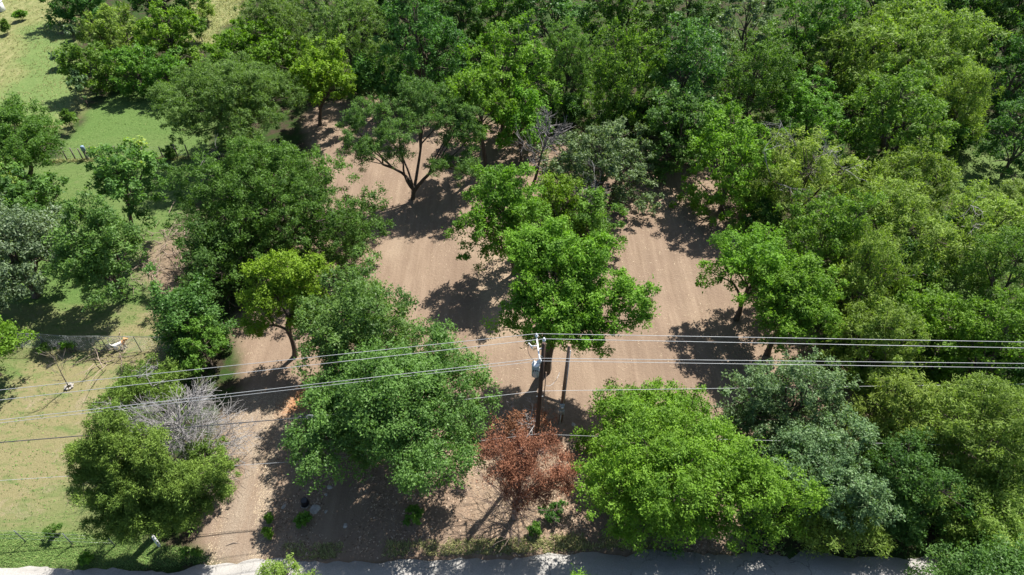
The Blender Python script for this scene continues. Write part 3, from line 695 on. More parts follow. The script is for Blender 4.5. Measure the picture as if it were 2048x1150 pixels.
tree('dark tree in the top right corner', 'deep', 1940, -60, 2120, 120, group=WOOD)
tree('grey green crown at the top edge left of the tall deep tree', 'fine', 580, -80, 770, 50, group=WOOD)
tree('deep green crown at the top edge, behind the tall deep tree', 'deep', 725, -100, 890, 55, group=WOOD)
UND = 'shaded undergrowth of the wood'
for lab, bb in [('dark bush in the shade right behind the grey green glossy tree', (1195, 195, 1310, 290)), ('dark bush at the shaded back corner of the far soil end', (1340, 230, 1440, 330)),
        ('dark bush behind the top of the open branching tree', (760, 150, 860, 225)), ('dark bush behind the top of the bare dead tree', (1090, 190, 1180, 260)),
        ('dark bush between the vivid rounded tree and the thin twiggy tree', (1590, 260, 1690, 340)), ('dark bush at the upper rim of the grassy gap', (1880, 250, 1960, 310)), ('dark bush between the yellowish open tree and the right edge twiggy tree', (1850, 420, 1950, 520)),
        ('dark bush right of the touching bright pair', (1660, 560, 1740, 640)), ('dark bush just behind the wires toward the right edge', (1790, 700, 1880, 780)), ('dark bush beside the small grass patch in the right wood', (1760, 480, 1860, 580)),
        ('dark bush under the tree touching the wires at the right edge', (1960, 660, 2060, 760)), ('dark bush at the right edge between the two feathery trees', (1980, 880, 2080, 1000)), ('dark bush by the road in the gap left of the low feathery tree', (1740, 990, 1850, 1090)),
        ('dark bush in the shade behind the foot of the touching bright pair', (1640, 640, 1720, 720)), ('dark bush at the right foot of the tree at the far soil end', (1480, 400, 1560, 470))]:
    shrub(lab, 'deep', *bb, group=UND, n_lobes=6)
# --- small shrubs by the road
shrub('dark bush added to deepen the shade under the wide bright tree by the road', 'deep', 1285, 1000, 1450, 1085, n_lobes=7)  # added bush: its dark leaves stand in for deep shade over lit soil
shrub('dark bush added to fill in the shade below the silvery tree near the road', 'deep', 1470, 1010, 1580, 1085, n_lobes=6)  # second added bush, dark foliage in place of the shade here
shrub('small bright sapling on the shaded soil in front of the black bucket', 'mid', 586, 1024, 628, 1060, dens=.8)
shrub('low green sapling at the foot of the large oak', 'mid', 798, 1012, 850, 1048, dens=.8)
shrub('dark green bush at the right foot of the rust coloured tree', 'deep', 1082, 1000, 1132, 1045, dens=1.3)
shrub('tiny weed clump below the dark bush by the rust coloured tree', 'mid', 1062, 1045, 1082, 1070, dens=.7, lf=.8)
shrub('green weed clump at the edge of the oak shadow beside the drive', 'lime', 530, 1030, 546, 1044, dens=.4, lf=.7)
shrub('small pale weed clump in the drive near the road', 'lime', 526, 1056, 544, 1074, dens=.35, lf=.7)
shrub('low green vine clump at the foot of the front juniper', 'mid', 322, 1025, 356, 1062, dens=1.0, lf=.9)
shrub('thin straggly weed on the lawn left of the juniper shadow', 'olive', 84, 1050, 122, 1078, dens=.35, lf=.8)
shrub('green weeds grown through the chain link gate', 'lime', 118, 684, 152, 704, dens=.5, lf=.8)
shrub('weeds at the foot of the chain link gate hinge post', 'olive', 78, 688, 112, 708, dens=.4, lf=.8)
shrub('vine hanging on the far wire fence', 'olive', 322, 292, 352, 318, dens=.5)
shrub('sunlit weed tuft in the juniper shadow by the road', 'lime', 152, 1108, 188, 1132, dens=.6, lf=.8)
shrub('leafy weeds on the verge where the drive meets the road', 'mid', 356, 1094, 400, 1116, dens=.3, lf=.7)

# --- rust coloured dead tree
def rust_tree():
    root = tree('dead tree with rust red needles and grey twigs under the utility pole', 'rust', 955, 815, 1152, 1040, name='dead_tree', cat='dead tree', base=(1030, 1035), shape='vase', dens=1.0,
        bark=M_DEADRED, lobes_px=[(995, 895, 28, .5), (1040, 900, 32, .6), (1085, 905, 32, .5), (975, 905, 18, .6), (1118, 935, 28, 0), (1010, 935, 32, -.1), (1060, 945, 36, -.3),
                 (1105, 965, 28, -.4), (1030, 978, 28, -.6), (1075, 995, 24, -.7), (1045, 1012, 18, -.8), (1132, 960, 16, -.2)])
    rng = np.random.default_rng(77); segs = []
    for _ in range(26):
        dd = norm(np.array([rng.normal() * .5, rng.normal() * .55, 1.0])); grow_dead(rng, np.array([0, 0, .5 + rng.random() * 1.2]), dd, 1.9 + rng.random() * 1.2, .03, 2, segs, 0.0, .5, (4, 6))
        v, f = tubes(np.concatenate(segs), 3); segs = []; link('dead_branch', mesh_fast('dead_branch', v, f, M_DEADRED), root)
rust_tree()
tree('fading grey brown dead bush just behind the foot of the utility pole', 'rust', 985, 812, 1122, 905, name='dead_bush', cat='dead bush', clear=.3, dens=.42, bark=M_DEADRED, n_lobes=8, dead=8)
# --- bare dead trees
def dead_tree(label, base, tip_px, r, kids, levels, seed, spread=.6, mat=M_DEAD, stems=1, name='dead_tree', rz=0.0):
    rng = np.random.default_rng(seed); b = at(*base); t = at_y(tip_px[0], tip_px[1], b[1] + rz); root = thing(name, b, label, 'dead tree'); v = t - b
    segs = []
    pts = [np.zeros(3), v * .3 + np.array([.08, 0, 0]), v * .62 + np.array([-.05, 0, 0]), v]
    segs.append(path_segs(pts, [r, r * .8, r * .5, r * .15])); 
    tv, tf = tubes(segs[0], 7); link('trunk', mesh_fast('trunk', tv, tf, M_BARK if r > .12 else mat, smooth=True), root)
    segs = []
    ln = np.linalg.norm(v)
    for _ in range(kids):
        f = .35 + .62 * rng.random(); q = np.array([np.interp(f, [0, .3, .62, 1], [p_[i] for p_ in pts]) for i in range(3)])
        dd = norm(v / ln * .8 + rng.normal(size=3) * spread); grow_dead(rng, q, dd, ln * (.22 + .22 * rng.random()), r * .38, levels, segs, 0, spread, (4, 6))
        bv, bf = tubes(np.concatenate(segs), 3); segs = []; link('branch', mesh_fast('branch', bv, bf, mat), root)
    return root
dead_tree('bare grey dead tree with dark leaning trunk in the middle clump', (1058, 392), (1098, 262), .17, 15, 2, 5, .5, M_DEADGREY)
dead_tree('bare white dead snag left of the big wide tree', (398, 372), (440, 288), .07, 9, 1, 9, .7)
dead_tree('small bare dead bush between sparse tree and grey green tree', (1182, 452), (1190, 366), .08, 18, 2, 12, .7)
dead_tree('bare twigs leaning out above the upper wood', (1075, 130), (1052, 40), .08, 6, 1, 15, .5)
dead_tree('grey bare snag in the wood right of the grey green glossy tree', (1235, 262), (1195, 175), .08, 8, 1, 16, .5)
def dead_bush():
    b = at(404, 938); root = thing('dead_bush', b, 'grey leafless dead tree of tangled twigs between the junipers and the drive', 'dead tree')
    rng = np.random.default_rng(31)
    MB().tube([np.zeros(3), np.array([.1, .1, 1.4]), np.array([0, .2, 3.0]), np.array([-.1, .3, 5.2])], [.15, .12, .09, .03], 8).build('trunk', M_DEAD, root)
    for i in range(46):
        z = 1.2 + 3.6 * (i / 46) ** .9; az = i * 2.4 + rng.normal() * .3; el = .15 + .75 * i / 46 + .15 * rng.normal()
        dd = norm(np.array([math.cos(az), math.sin(az), el])); ln = (2.7 - 1.1 * i / 46) * (.8 + .4 * rng.random()); segs = []
        grow_dead(rng, np.array([0, .15 + .02 * z, z]), dd, ln, .04, 2, segs, .0, .6, (6, 9))
        v, f = tubes(np.concatenate(segs), 3); link('branch', mesh_fast('branch', v, f, M_DEAD), root)
dead_bush()
def brush_pile(label, px, w, n, seed, mat):
    b = at(*px); root = thing('brush_pile', b, label, 'brush pile'); rng = np.random.default_rng(seed); segs = []
    for _ in range(n):
        q = np.array([rng.normal() * w * .5, rng.normal() * w * .7, .06 + .25 * rng.random()]); dd = norm(np.array([rng.normal(), rng.normal() * .7, .12 * rng.normal()]))
        grow_dead(rng, q, dd, .8 + 1.5 * rng.random(), .035, 1, segs, .02, .5, (2, 4))
        v, f = tubes(np.concatenate(segs), 4); segs = []; link('branch', mesh_fast('branch', v, f, mat), root)
brush_pile('scattered cut branches on the bare strip right of the oak on the lawn', (325, 535), 2.6, 70, 3, M_STICK)
brush_pile('pile of dry branches under the dark tree edge at the lawn', (345, 462), 1.6, 34, 4, M_STICK)
brush_pile('heap of brown dead brush at the edge of the upper meadow', (160, 55), 1.6, 50, 6, M_STICK)
brush_pile('dry dug up weeds along the foot of the chain link fence', (230, 708), 1.1, 22, 8, M_STICK)

# ------------------------------------------------------------------ utility poles and lines
BP = at(1071, 905); PT = at_y(1088, 683, BP[1])
def utility_pole():
    root = thing('utility_pole', BP, 'tall dark wooden utility pole carrying a transformer and the power lines', 'utility pole')
    top = PT - BP; H = top[2]
    MB().tube([np.array([0, 0, -.3]), top * .35, top * .7, top - np.array([0, 0, .12])], [.14, .128, .115, .10], 12).build('pole', M_POLE, root)
    # side arm running towards the camera with its insulators
    a0 = at_y(1073, 679, BP[1] + .75) - BP; a1 = at_y(1080, 719, BP[1] - .95) - BP
    a0[2] = a1[2] = (a0[2] + a1[2]) / 2
    arm = MB(); arm.tube([a0, a1], .045, 8); arm.tube([a0 * .5 + a1 * .5, np.array([top[0] * .93, 0, a0[2]])], .035, 8)
    arm.tube([a1 * .75 + a0 * .25, np.array([top[0] * .9, 0, a0[2] - .7])], .025, 6); arm.build('crossarm', M_WHITE, root)
    for q in (a0, a1, top):
        MB().tube([q + np.array([0, 0, -.02]), q + np.array([0, 0, .07]), q + np.array([0, 0, .08]), q + np.array([0, 0, .12]), q + np.array([0, 0, .13]), q + np.array([0, 0, .2]), q + np.array([0, 0, .27])],
                  [.04, .05, .09, .09, .05, .075, .04], 10).build('insulator', M_PORC, root)
    # transformer can
    tc = at_y(1071, 738, BP[1] - .32) - BP; r = .2
    t = MB().tube([tc + np.array([0, 0, z]) for z in (-.52, -.49, -.05, .33, .36)], [r * .86, r, r, r, r * .9], 18).build('transformer_tank', M_TANK, root)
    MB().tube([tc + np.array([0, 0, z]) for z in (.362, .40, .46, .48)], [r * 1.06, r * 1.06, r * .75, r * .2], 18).build('lid', M_WHITE, t)
    for dx in (-.1, .1):
        MB().tube([tc + np.array([dx, 0, z]) for z in (.44, .52, .53, .6, .61, .68)], [.045, .045, .07, .07, .05, .03], 8).build('bushing', M_PORC, t)
    MB().box(tc + np.array([.18, .24, .1]), (.12, .25, .1), bev=.01).box(tc + np.array([.18, .24, -.3]), (.12, .25, .1), bev=.01).build('bracket', M_GALV, t)
    for dx in (-.11, .0, .11):
        MB().tube([tc + np.array([dx, -r - .005, .12]), tc + np.array([dx, -r - .06, .12])], .035, 8).build('terminal', M_CABLE, t)
    # fused cutout and surge arrester on the left
    cq = at_y(1062, 692, BP[1] - .1) - BP
    MB().tube([cq + np.array([-.12, 0, .22]), cq + np.array([0, 0, 0]), cq + np.array([.08, 0, -.2])], [.035, .05, .035], 8).tube([cq, cq + np.array([.35, .05, -.05])], .025, 6).build('fuse_cutout', M_PORC, root)
    MB().tube(bez(cq + np.array([-.1, 0, .2]), cq + np.array([-.3, 0, -.5]), tc + np.array([-.1, 0, .68]), 8), .012, 5).build('jumper_wire', M_CABLE, root)
    MB().tube(bez(a0, a0 + np.array([-.3, 0, -.3]), cq + np.array([-.12, 0, .22]), 7), .012, 5).build('jumper_wire', M_CABLE, root)
    # conduit and ground wire on the right side
    MB().tube([np.array([.24, -.02, z]) + np.array([top[0], 0, 0]) * (z / H) for z in np.linspace(.0, H * .76, 6)], .028, 6).build('conduit', M_POLE2, root)
    nb = at_y(1080, 722, BP[1] - .2) - BP
    MB().tube([nb + np.array([0, 0, -.16]), nb + np.array([0, 0, -.06]), nb, nb + np.array([0, 0, .1])], [.06, .08, .08, .05], 8).build('neutral_spool', M_PORC, root)
    MB().tube([np.array([top[0] * .55 - .19, 0, H * .55]), np.array([top[0] * .55 + .19, 0, H * .55])], .03, 6).build('cable_clamp', M_GALV, root)
    return a0 + BP + np.array([0, 0, .27]), a1 + BP + np.array([0, 0, .27]), nb + BP, PT + np.array([0, 0, .2])
A0, A1, NB, TP = utility_pole()

SB = at(1121, 842); ST = at_y(1139, 690, SB[1])
def service_pole():
    root = thing('service_pole', SB, 'shorter brown service pole with a meter box behind the utility pole', 'service pole'); top = ST - SB
    MB().tube([np.array([0, 0, -.3]), top * .5, top], [.135, .12, .105], 10).build('pole', M_POLE2, root)
    mz = 1.35
    b = MB().box((.0, -.2, mz + .42), (.30, .13, .46), bev=.02).build('meter_box', M_TANK, root)
    MB().tube([np.array([0, -.27, mz + .46]), np.array([0, -.36, mz + .46]), np.array([0, -.38, mz + .46])], [.085, .085, .06], 12).build('meter_glass', M_PORC, b)
    MB().box((.0, -.2, mz - .12), (.34, .14, .44), bev=.02).build('breaker_box', M_TANK, root)
    MB().tube([np.array([-.03, -.2, mz - .34]), np.array([-.05, -.2, .0])], .03, 6).build('conduit', M_WHITE, root)
    MB().tube([np.array([.07, -.18, mz + .64]), top * .5 + np.array([.07, -.17, 0]), top * .96 + np.array([.07, -.15, 0])], .028, 6).build('riser_conduit', M_GREYCABLE, root)
service_pole()

def wire(label, pts, r, mat, name='power_line', sag=0.0, group='overhead lines'):
    """pts: world points; each span hangs by sag"""
    out = []
    for i in range(len(pts) - 1):
        t = np.linspace(0, 1, 24)[:, None]; q = pts[i] * (1 - t) + pts[i + 1] * t; q[:, 2] -= (4 * t * (1 - t))[:, 0] * (sag if np.isscalar(sag) else sag[i])
        out.append(q if i == 0 else q[1:])
    q = np.concatenate(out); v, f = tubes(path_segs(q, np.full(len(q), r)), 5)
    o = link(name, mesh_fast(name, v - q[0], f, mat, smooth=True), None, q[0])
    return tag(o, label, 'cable', group)
def far_pt(px, py, z, a, k=1.35):
    q = at(px, py, z); return a + (q - a) * k
zA = A0[2]
wire('highest bare conductor on the left side of the pole', [far_pt(0, 780, zA, A0), A0], .0145, M_WIRE)
wire('highest bare conductor on the right side of the pole', [A0, far_pt(2048, 684, zA, A0)], .0145, M_WIRE)
wire('second conductor from the top on the left side of the pole', [far_pt(0, 800, TP[2], TP), TP], .0145, M_WIRE)
wire('second conductor from the top on the right side of the pole', [TP, far_pt(2048, 696, TP[2], TP)], .0145, M_WIRE)
wire('third conductor from the top on the left side of the pole', [far_pt(0, 840, A1[2], A1), A1], .0145, M_WIRE)
wire('third conductor from the top on the right side of the pole', [A1, far_pt(2048, 727, A1[2], A1)], .013, M_WIRE)
wire('neutral wire just under the third conductor left of the pole', [far_pt(0, 846, NB[2], NB), NB], .012, M_WIRE)
wire('neutral wire just under the third conductor right of the pole', [NB, far_pt(2048, 736, NB[2], NB)], .013, M_WIRE)
TCm = at_y(1079, 782, BP[1]); zt = TCm[2]
SN = at(623, 834, zt - .1)
wire('thick black communication cable running left from the slack loop', [far_pt(0, 885, zt - .2, SN), SN], .028, M_CABLE)
wire('thin grey communication cable between slack loop and utility pole', [SN, TCm], .012, M_GREYCABLE)
wire('thin grey communication cable right of the utility pole', [TCm, far_pt(2048, 768, zt - 3.6, TCm)], .012, M_GREYCABLE)
LOW = at_y(1074, 872, BP[1]); zl = max(LOW[2], .9); LOW = np.array([LOW[0], BP[1], zl]) 
LOWp = np.array([BP[0], BP[1], 4.1])
wire('thin lowest wire left of the drive and behind the junipers', [far_pt(0, 961, 3.6, at(640, 920, 3.6), 1.2), at(640, 920, 3.6), at(1074, 868, 3.6)], .010, M_GREYCABLE)
wire('thin lowest wire right of the utility pole', [at(1074, 868, 3.6), at(1180, 872, 3.6), far_pt(1500, 880, 3.6, at(1180, 872, 3.6), 2.4)], .010, M_GREYCABLE)
def slack_loop():
    root = thing('slack_loop', SN, 'oval cable slack loop hung on the black cable', 'cable loop', )
    m = MB(); k = 20; pts = [np.array([.34 * math.cos(t) + .05 * math.cos(2 * t), .0, .19 * math.sin(t) - .02]) for t in np.linspace(0, 2 * math.pi, k)]
    m.tube(pts, .022, 6); m.build('loop', M_WIRE, root)
    m = MB(); m.tube([np.array([-.36, 0, 0]), np.array([.38, 0, 0])], .018, 6); m.tube([np.array([.0, 0, -.2]), np.array([.0, 0, .18])], .015, 6); m.build('spreader', M_WIRE, root)
    MB().tube([np.array([-.75, 0, .0]), np.array([-.6, 0, .03]), np.array([-.5, 0, .0])], [.02, .06, .02], 8).build('splice', M_CABLE, root)
slack_loop()
wire('short dangling service wire between the two poles', [at_y(1119, 745, SB[1] - .3), at_y(1108, 765, SB[1] - 1.2), at_y(1092, 771, BP[1] + .5)], .012, M_GREYCABLE, 'service_wire', .15, None)

# ------------------------------------------------------------------ fences
def chain_link():
    tops = [(-190, 664), (-60, 667), (33, 668), (83, 668), (141, 672), (211, 674), (278, 675), (342, 676)]
    bots = [(-160, 694), (-38, 696), (45, 697), (93, 697), (151, 702), (217, 702), (283, 703), (346, 704)]
    base = [at(*b) for b in bots]; root = thing('chain_link_fence', base[4], 'grey chain link fence with top rail and gate crossing the yard', 'fence'); o = base[4]
    Hh = 1.5; tp = []
    for i, b in enumerate(base):
        b = b - o; gate = i in (3, 4); r = .045 if gate else .028
        t = b + np.array([-.02, .02, Hh]); tp.append(t)
        MB().tube([b + np.array([0, 0, -.1]), b * .5 + t * .5, t, t + np.array([0, 0, .03])], [r, r, r, r * .5], 8).build('post', M_FENCEPOST, root)
        if gate:
            q = np.array([.16 if i == 3 else -.16, 0, 0])
            MB().tube([b + q + np.array([0, 0, .05]), t + q], .026, 6).build('gate_frame', M_FENCEPOST, root)
            MB().tube([b + q + np.array([0, 0, .5]), b + np.array([0, 0, .55])], .02, 6).tube([t + q * .9 - np.array([0, 0, .3]), t - np.array([0, 0, .3])], .02, 6).build('hinge', M_GALV, root)
    for i in range(len(tp) - 1):
        MB().tube([tp[i], tp[i + 1]], .022, 6).build('top_rail', M_FENCEPOST, root)
        a, b = tp[i].copy(), tp[i + 1].copy(); ln = np.linalg.norm(b - a); d = (b - a) / ln; k = Hh - .08; segs = []
        for s in np.arange(-k, ln, .13):
            for sg in (1, -1):
                s0, s1 = (s, s + k); u0, u1 = max(s0, 0), min(s1, ln)
                if u1 <= u0: continue
                z = lambda u: (u - s0) if sg > 0 else k - (u - s0)
                p0 = a + d * u0; p1 = a + d * u1; p0 = p0 + np.array([0, 0, z(u0) - k - .02]); p1 = p1 + np.array([0, 0, z(u1) - k - .02]); segs.append(path_segs([p0, p1], [.003, .003]))
        v, f = tubes(np.concatenate(segs), 3); tag(link('wire_mesh', mesh_fast('wire_mesh', v, f, M_GALV), root), kind='stuff')
chain_link()
def wire_fence(label, px, Hh, nm, post_mat, wires=4, k=1.0):
    base = [at(*b) for b in px]; o = base[0]; root = thing(nm, o, label, 'fence'); tp = []
    for i, b in enumerate(base):
        b = b - o; j = np.array([.05 * math.sin(i * 2.3), .04 * math.cos(i * 3.1), Hh + .12 * math.sin(i * 1.7)])
        MB().tube([b - np.array([0, 0, .2]), b + j * .5, b + j], [.035 * k, .033 * k, .028 * k], 6).build('post', post_mat, root); tp.append((b, j))
    for w_ in range(wires):
        f = (w_ + 1) / (wires + .15); m = MB(); m.tube([b + j * f for b, j in tp], .0035 * k, 4); m.build('fence_wire', M_GALV, root)
wire_fence('old wire fence between the lawn and the green paddock', [(100, 322), (135, 321), (152, 320), (166, 319), (190, 318), (240, 318), (290, 317), (327, 316), (356, 315), (378, 314)], 1.35, 'wire_fence', M_WOODPOST, 5, 1.9)
wire_fence('wire fence on thin steel posts along the road side of the lawn', [(-60, 1082), (52, 1084), (146, 1090), (230, 1092)], 1.25, 'roadside_fence', M_FENCEPOST, 3)
def blue_post():
    b = at(176, 318); root = thing('fence_marker', b, 'stout blue topped corner post in the far wire fence', 'post')
    MB().tube([np.array([0, 0, z]) for z in (-.2, 0, .95)], [.17, .16, .15], 10).build('post', M_WOODPOST, root)
    MB().tube([np.array([0, 0, z]) for z in (.94, .96, 1.38, 1.44, 1.46)], [.165, .19, .18, .15, .05], 12).build('cap', M_BLUE, root)
blue_post()
def white_post():
    b = at(319, 1092); root = thing('marker_post', b, 'short white post at the foot of the front juniper', 'post')
    MB().tube([np.array([0, 0, -.2]), np.array([-.02, .03, .5]), np.array([-.04, .06, .98]), np.array([-.04, .06, 1.03])], [.085, .085, .085, .05], 10).build('post', M_WHITE, root)
    MB().tube([np.array([-.04, .06, .80]), np.array([-.04, .06, .86])], [.09, .09], 10).build('band', M_GALV, root)
white_post()

# ------------------------------------------------------------------ sapling, dog, small things
def sapling():
    b = at(138, 774); root = thing('bare_sapling', b, 'bare leafless sapling leaning left on the front lawn', 'sapling'); rng = np.random.default_rng(8)
    tip = at_y(108, 716, b[1]) - b
    pts = bez(np.zeros(3), np.array([tip[0] * .25, 0, tip[2] * .45]), tip, 8); MB().tube(pts, list(np.linspace(.045, .012, 8)), 7).build('trunk', M_BARK_PALE, root)
    segs = []
    for i in range(12):
        q = pts[2 + i % 6]; dd = norm(np.array([rng.normal() * .5 + (.5 if i % 3 == 0 else -.2), rng.normal() * .5, .8])); grow_dead(rng, q, dd, .7 + .5 * rng.random(), .014, 1, segs, 0, .45, (2, 4))
        v, f = tubes(np.concatenate(segs), 3); segs = []; link('branch', mesh_fast('branch', v, f, M_BARK_PALE), root)
    rg = thing('stone_ring', b, 'ring of grey stones around the foot of the bare sapling', 'stones')
    for k in range(8):
        t = k * .785; rock_mesh(rng, (.22 * math.cos(t), .22 * math.sin(t), .04), .09, 'stone', rg)
def rock_mesh(rng, c, s, name, parent=None, mat=None):
    import bmesh
    bm = bmesh.new(); bmesh.ops.create_icosphere(bm, subdivisions=2, radius=1)
    sc = np.array([1.0, .75 + .3 * rng.random(), .5 + .2 * rng.random()]); ph = rng.random(3) * 6
    for v in bm.verts:
        d = np.array(v.co); k = 1 + .16 * math.sin(3 * d[0] + ph[0]) + .14 * math.sin(4 * d[1] + ph[1]) + .1 * math.sin(5 * d[2] + ph[2])
        v.co = Vector(d * sc * k * s)
    me = bpy.data.meshes.new(name); bm.to_mesh(me); bm.free(); me.materials.append(mat or M_STONE)
    o = link(name, me, parent, tuple(c)); o.rotation_euler = (0, 0, rng.random() * 6); return o
sapling()
rng = np.random.default_rng(21)
for lab, px, s in [('grey stone right of the black bucket, nearer the oak', (660, 976), .17), ('flat grey stone just above the black bucket on its right', (653, 990), .13), ('wide flat stone right of the small sapling', (630, 1020), .26),
                   ('pale stone on the dark shaded soil below the oak', (691, 1052), .13), ('small pale stone right of the wide flat stone', (652, 1024), .12), ('white stone right of the service pole', (1147, 850), .14),
                   ('grey rock beside the drive in the oak shade', (568, 1014), .16)]:
    b = at(*px); o = rock_mesh(rng, (b[0], b[1], s * .3), s, 'stone'); tag(o, lab, 'stone', 'loose stones')
def bucket():
    b = at(611, 1008); root = thing('black_bucket', b, 'black plastic tub tipped on the shaded soil by the sapling', 'bucket')
    o = MB().tube([np.array([0, 0, z]) for z in (0, .02, .40, .42, .45)], [.23, .25, .20, .20, .16], 16).build('tub', M_BLACK, root)
    MB().tube([np.array([.0, 0, 0]) + np.array([.265 * math.cos(t), .265 * math.sin(t), .03]) for t in np.linspace(0, 2 * math.pi, 17)], .02, 6).build('rim', M_BLACK, root)
    MB().tube([np.array([.27 * math.cos(t), -.27 * math.sin(t) - .02, .06]) for t in np.linspace(.2, 2.9, 9)], .008, 5).build('handle', M_GALV, root)
bucket()
def fallen_branch(label, p0, p1, seed):
    a, b = at(*p0, .05), at(*p1, .05); root = thing('fallen_branch', a, label, 'branch'); rng = np.random.default_rng(seed); segs = []; v = b - a
    segs.append(path_segs([np.zeros(3), v * .5 + np.array([0, .08, .05]), v], [.035, .03, .012]))
    for f in (.4, .7): grow_dead(rng, v * f, norm(v / np.linalg.norm(v) + rng.normal(size=3) * .3 * np.array([1, 1, .2])), .5, .015, 0, segs)
    tv, tf = tubes(np.concatenate(segs), 5); link('branch', mesh_fast('branch', tv, tf, M_STICK), root)
fallen_branch('thin dark stick lying on the gravel drive near the road', (452, 1091), (480, 1086), 2)
fallen_branch('grey fallen limb at the right edge of the brush on the lawn strip', (296, 568), (352, 545), 4)
fallen_branch('long dry limb lying at the bare strip beside the dark tree', (300, 548), (338, 536), 5)

def white_box():
    b = at(2, 22); root = thing('white_box', b, 'small white box at the far left corner of the meadow', 'box')
    MB().box((0, 0, .6), (1.0, .8, 1.2), bev=.04).build('body', M_WHITE, root); MB().box((0, 0, 1.24), (1.1, .9, .1), bev=.03).build('lid', M_WHITE, root)
white_box()

def dog():
    m, nt, p = new_mat('dog_coat'); tc = N(nt, 'ShaderNodeTexCoord'); sx = N(nt, 'ShaderNodeSeparateXYZ'); nt.links.new(tc.outputs['Object'], sx.inputs[0])
    nz = noise(nt, tc.outputs['Object'], 5, 3)
    f = ramp(nt, mth(nt, 'ADD', sx.outputs[0], mth(nt, 'MULTIPLY', mth(nt, 'SUBTRACT', nz, .5), .25)), [(.12, 0.0), (.18, 1.0)])
    low = ramp(nt, sx.outputs[2], [(.28, 0.0), (.33, 1.0)])
    nt.links.new(mix(nt, mth(nt, 'MULTIPLY', f, low), (.74, .70, .66), (.56, .27, .10)), p.inputs['Base Color']); p.inputs['Roughness'].default_value = .85
    J = {'pel': (-.30, 0, .50, .125, .135), 'mid': (-.05, 0, .49, .115, .125), 'chest': (.22, 0, .49, .13, .16), 'neck': (.36, 0, .62, .085, .09), 'head': (.46, 0, .72, .09, .09), 'muz': (.58, 0, .68, .05, .05), 'nose': (.66, 0, .665, .032, .032),
         't1': (-.43, 0, .56, .035, .035), 't2': (-.54, .03, .70, .03, .03), 't3': (-.52, .05, .84, .018, .018)}
    E = [('pel', 'mid'), ('mid', 'chest'), ('chest', 'neck'), ('neck', 'head'), ('head', 'muz'), ('muz', 'nose'), ('pel', 't1'), ('t1', 't2'), ('t2', 't3')]
    for s, n in ((1, 'l'), (-1, 'r')):
        st = .06 * s
        J.update({n + 'f1': (.24, .09 * s, .36, .06, .065), n + 'f2': (.22 + st, .09 * s, .20, .035, .035), n + 'f3': (.24 + st, .09 * s, .045, .03, .03), n + 'f4': (.30 + st, .09 * s, .03, .032, .022),
                  n + 'h1': (-.29, .09 * s, .37, .075, .085), n + 'h2': (-.22 - st, .10 * s, .27, .05, .05), n + 'h3': (-.38 - st, .10 * s, .16, .03, .03), n + 'h4': (-.36 - st, .10 * s, .045, .028, .028), n + 'h5': (-.30 - st, .10 * s, .03, .03, .022),
                  n + 'e1': (.43, .06 * s, .80, .03, .02), n + 'e2': (.42, .105 * s, .82, .028, .012), n + 'e3': (.44, .125 * s, .77, .012, .008)})
        E += [('chest', n + 'f1'), (n + 'f1', n + 'f2'), (n + 'f2', n + 'f3'), (n + 'f3', n + 'f4'), ('pel', n + 'h1'), (n + 'h1', n + 'h2'), (n + 'h2', n + 'h3'), (n + 'h3', n + 'h4'), (n + 'h4', n + 'h5'), ('head', n + 'e1'), (n + 'e1', n + 'e2'), (n + 'e2', n + 'e3')]
    ks = list(J); me = bpy.data.meshes.new('dog'); me.from_pydata([J[k][:3] for k in ks], [(ks.index(a), ks.index(b)) for a, b in E], [])
    me.materials.append(m)
    o = link('dog', me); md = o.modifiers.new('skin', 'SKIN'); md.use_smooth_shade = True
    for i, k in enumerate(ks):
        sv = me.skin_vertices[0].data[i]; sv.radius = J[k][3:5]; sv.use_root = (k == 'pel')
    sb = o.modifiers.new('sub', 'SUBSURF'); sb.levels = 2; sb.render_levels = 2
    b = at(243, 696); o.location = (b[0], b[1], gz(b[0], b[1]) + .0); o.rotation_euler = (0, 0, math.radians(32))
    tag(o, 'white dog with tan head and shoulders by the chain link fence', 'dog')
dog()

# ------------------------------------------------------------------ ground cover
def blades(name, label, cat, pts, h, w, mat, seed, lean=.5, per=3, flat=False):
    rng = np.random.default_rng(seed); n = len(pts) * per
    p0 = np.repeat(pts, per, axis=0) + np.column_stack([rng.normal(size=(n, 2)) * .06, np.zeros(n)])
    az = rng.random(n) * 6.283
    if flat: d = np.column_stack([np.cos(az), np.sin(az), .10 * rng.normal(size=n)])
    else: d = norm(np.column_stack([np.cos(az) * lean, np.sin(az) * lean, np.ones(n)]))
    s = np.column_stack([-np.sin(az), np.cos(az), np.zeros(n)]); hh_ = h * (.5 + rng.random(n)); ww = w * (.6 + .8 * rng.random(n))
    v = np.empty((n, 4, 3)); v[:, 0] = p0 - s * (ww * .5)[:, None]; v[:, 1] = p0 + s * (ww * .5)[:, None]; v[:, 2] = p0 + d * hh_[:, None] + s * (ww * .25)[:, None]; v[:, 3] = p0 + d * hh_[:, None] - s * (ww * .25)[:, None]
    o = link(name, mesh_fast(name, v.reshape(-1, 3), np.arange(n * 4).reshape(-1, 4), mat, {'tint': np.repeat(rng.random(n), 4)}))
    return tag(o, label, cat, kind='stuff')
def scatter(poly, n, seed, clump=0.0, s=2.0):
    rng = np.random.default_rng(seed); lo, hi = poly.min(0), poly.max(0); q = lo + (hi - lo) * rng.random((n, 2))
    q = q[sdist(q, poly) > 0]
    if clump: q = q[vnoise(q[:, 0], q[:, 1], s) + .25 * rng.random(len(q)) > clump]
    q = q[(np.abs(q[:, 0]) < 84) & (q[:, 1] < 117)]
    z = (vnoise(q[:, 0], q[:, 1], 6) - .5) * .16 + (vnoise(q[:, 0], q[:, 1], 1.3) - .5) * .07
    return np.column_stack([q, z])
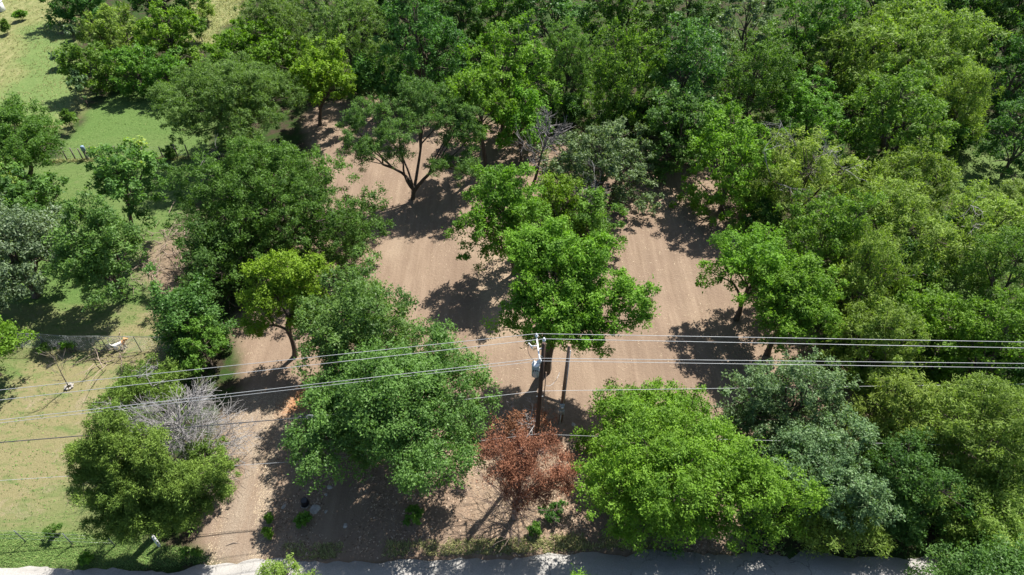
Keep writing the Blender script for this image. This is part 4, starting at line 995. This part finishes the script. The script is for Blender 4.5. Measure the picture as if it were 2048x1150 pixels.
M_GRASS = leaf_mat('grass_blade', (.07, .13, .03), (.15, .23, .06), (.26, .28, .11), trans=.25, rough=.7, spec=.2)
M_DRYGRASS = leaf_mat('dry_grass_blade', (.17, .20, .07), (.30, .30, .13), (.44, .41, .23), trans=.25, rough=.8, spec=.1, warm=(1.1, 1.0, .7))
M_STRAW = leaf_mat('straw', (.22, .16, .11), (.36, .28, .20), (.50, .42, .31), trans=.05, rough=.9, spec=.1, warm=(1, 1, 1))
M_DRYLEAF = leaf_mat('dry_leaf', (.10, .07, .045), (.26, .19, .125), (.46, .38, .28), trans=.1, rough=.85, spec=.15, warm=(1.1, 1, .8))
blades('tall_grass', 'long dry grass of the meadow at the top left', 'grass', scatter(MEADOW, 26000, 1, .42, 3), .16, .05, M_DRYGRASS, 2, .8, 3)
blades('tall_grass', 'dry grass in the clearing at the top left of the wood', 'grass', scatter(MEADOW2, 5000, 3, .3, 2), .2, .06, M_DRYGRASS, 4, .8, 3)
blades('verge_grass', 'uncut green grass along the road verge', 'grass', scatter(VERGE, 16000, 5, .30, .9), .10, .03, M_GRASS, 6, 1.2, 2)
blades('lawn_grass', 'short grass of the lawns', 'grass', scatter(LAWN, 26000, 7, .38, 1.6), .085, .04, M_GRASS, 8, 1.2, 3)
blades('straw_litter', 'pale straw and wood chips on the bare lot', 'litter', scatter(DIRT, 15000, 9, .52, 2.2), .12, .024, M_STRAW, 10, per=2, flat=True)
FRONT = poly_px([(560, 860), (1000, 880), (1500, 880), (1600, 1118), (1000, 1112), (540, 1120)])
blades('dry_leaf_litter', 'dry fallen leaves under the trees by the road', 'litter', scatter(FRONT, 16000, 11, .40, 1.4), .11, .07, M_DRYLEAF, 12, per=2, flat=True)
blades('gravel_chips', 'pale gravel and chips on the drive', 'gravel', scatter(DRIVE, 9000, 13, .2, 1.0), .045, .035, M_STRAW, 14, per=2, flat=True)
WEED = poly_px([(560, 1090), (1000, 1080), (1300, 1060), (1330, 1095), (1000, 1108), (600, 1118)])
blades('roadside_weeds', 'straggly dry grass where the soil meets the road', 'grass', scatter(WEED, 5000, 15, .45, 1.2), .16, .04, M_DRYGRASS, 16, .9, 3)
WOODF = poly_px([(1480, 250), (2150, 200), (2300, 1100), (1500, 1115), (1600, 800), (1500, 450)])
blades('woodland_weeds', 'low green weeds on the floor of the right wood', 'weeds', scatter(WOODF, 16000, 17, .35, 2.0), .22, .07, M_GRASS, 18, 1.0, 3)

WOODT = poly_px([(560, -60), (2150, -90), (2150, 240), (1480, 250), (1000, 235), (700, 190), (560, 150)])
blades('woodland_weeds', 'low green weeds on the floor of the upper wood', 'weeds', scatter(WOODT, 16000, 19, .3, 2.5), .34, .13, M_GRASS, 20, 1.0, 2)
FENCEROW = poly_px([(95, 326), (180, 323), (300, 321), (385, 318), (385, 313), (300, 315), (180, 317), (95, 320)])
blades('fence_row_weeds', 'dry brown weeds along the foot of the far wire fence', 'weeds', scatter(FENCEROW, 1500, 21), .2, .04, M_DRYGRASS, 22, .8, 3)
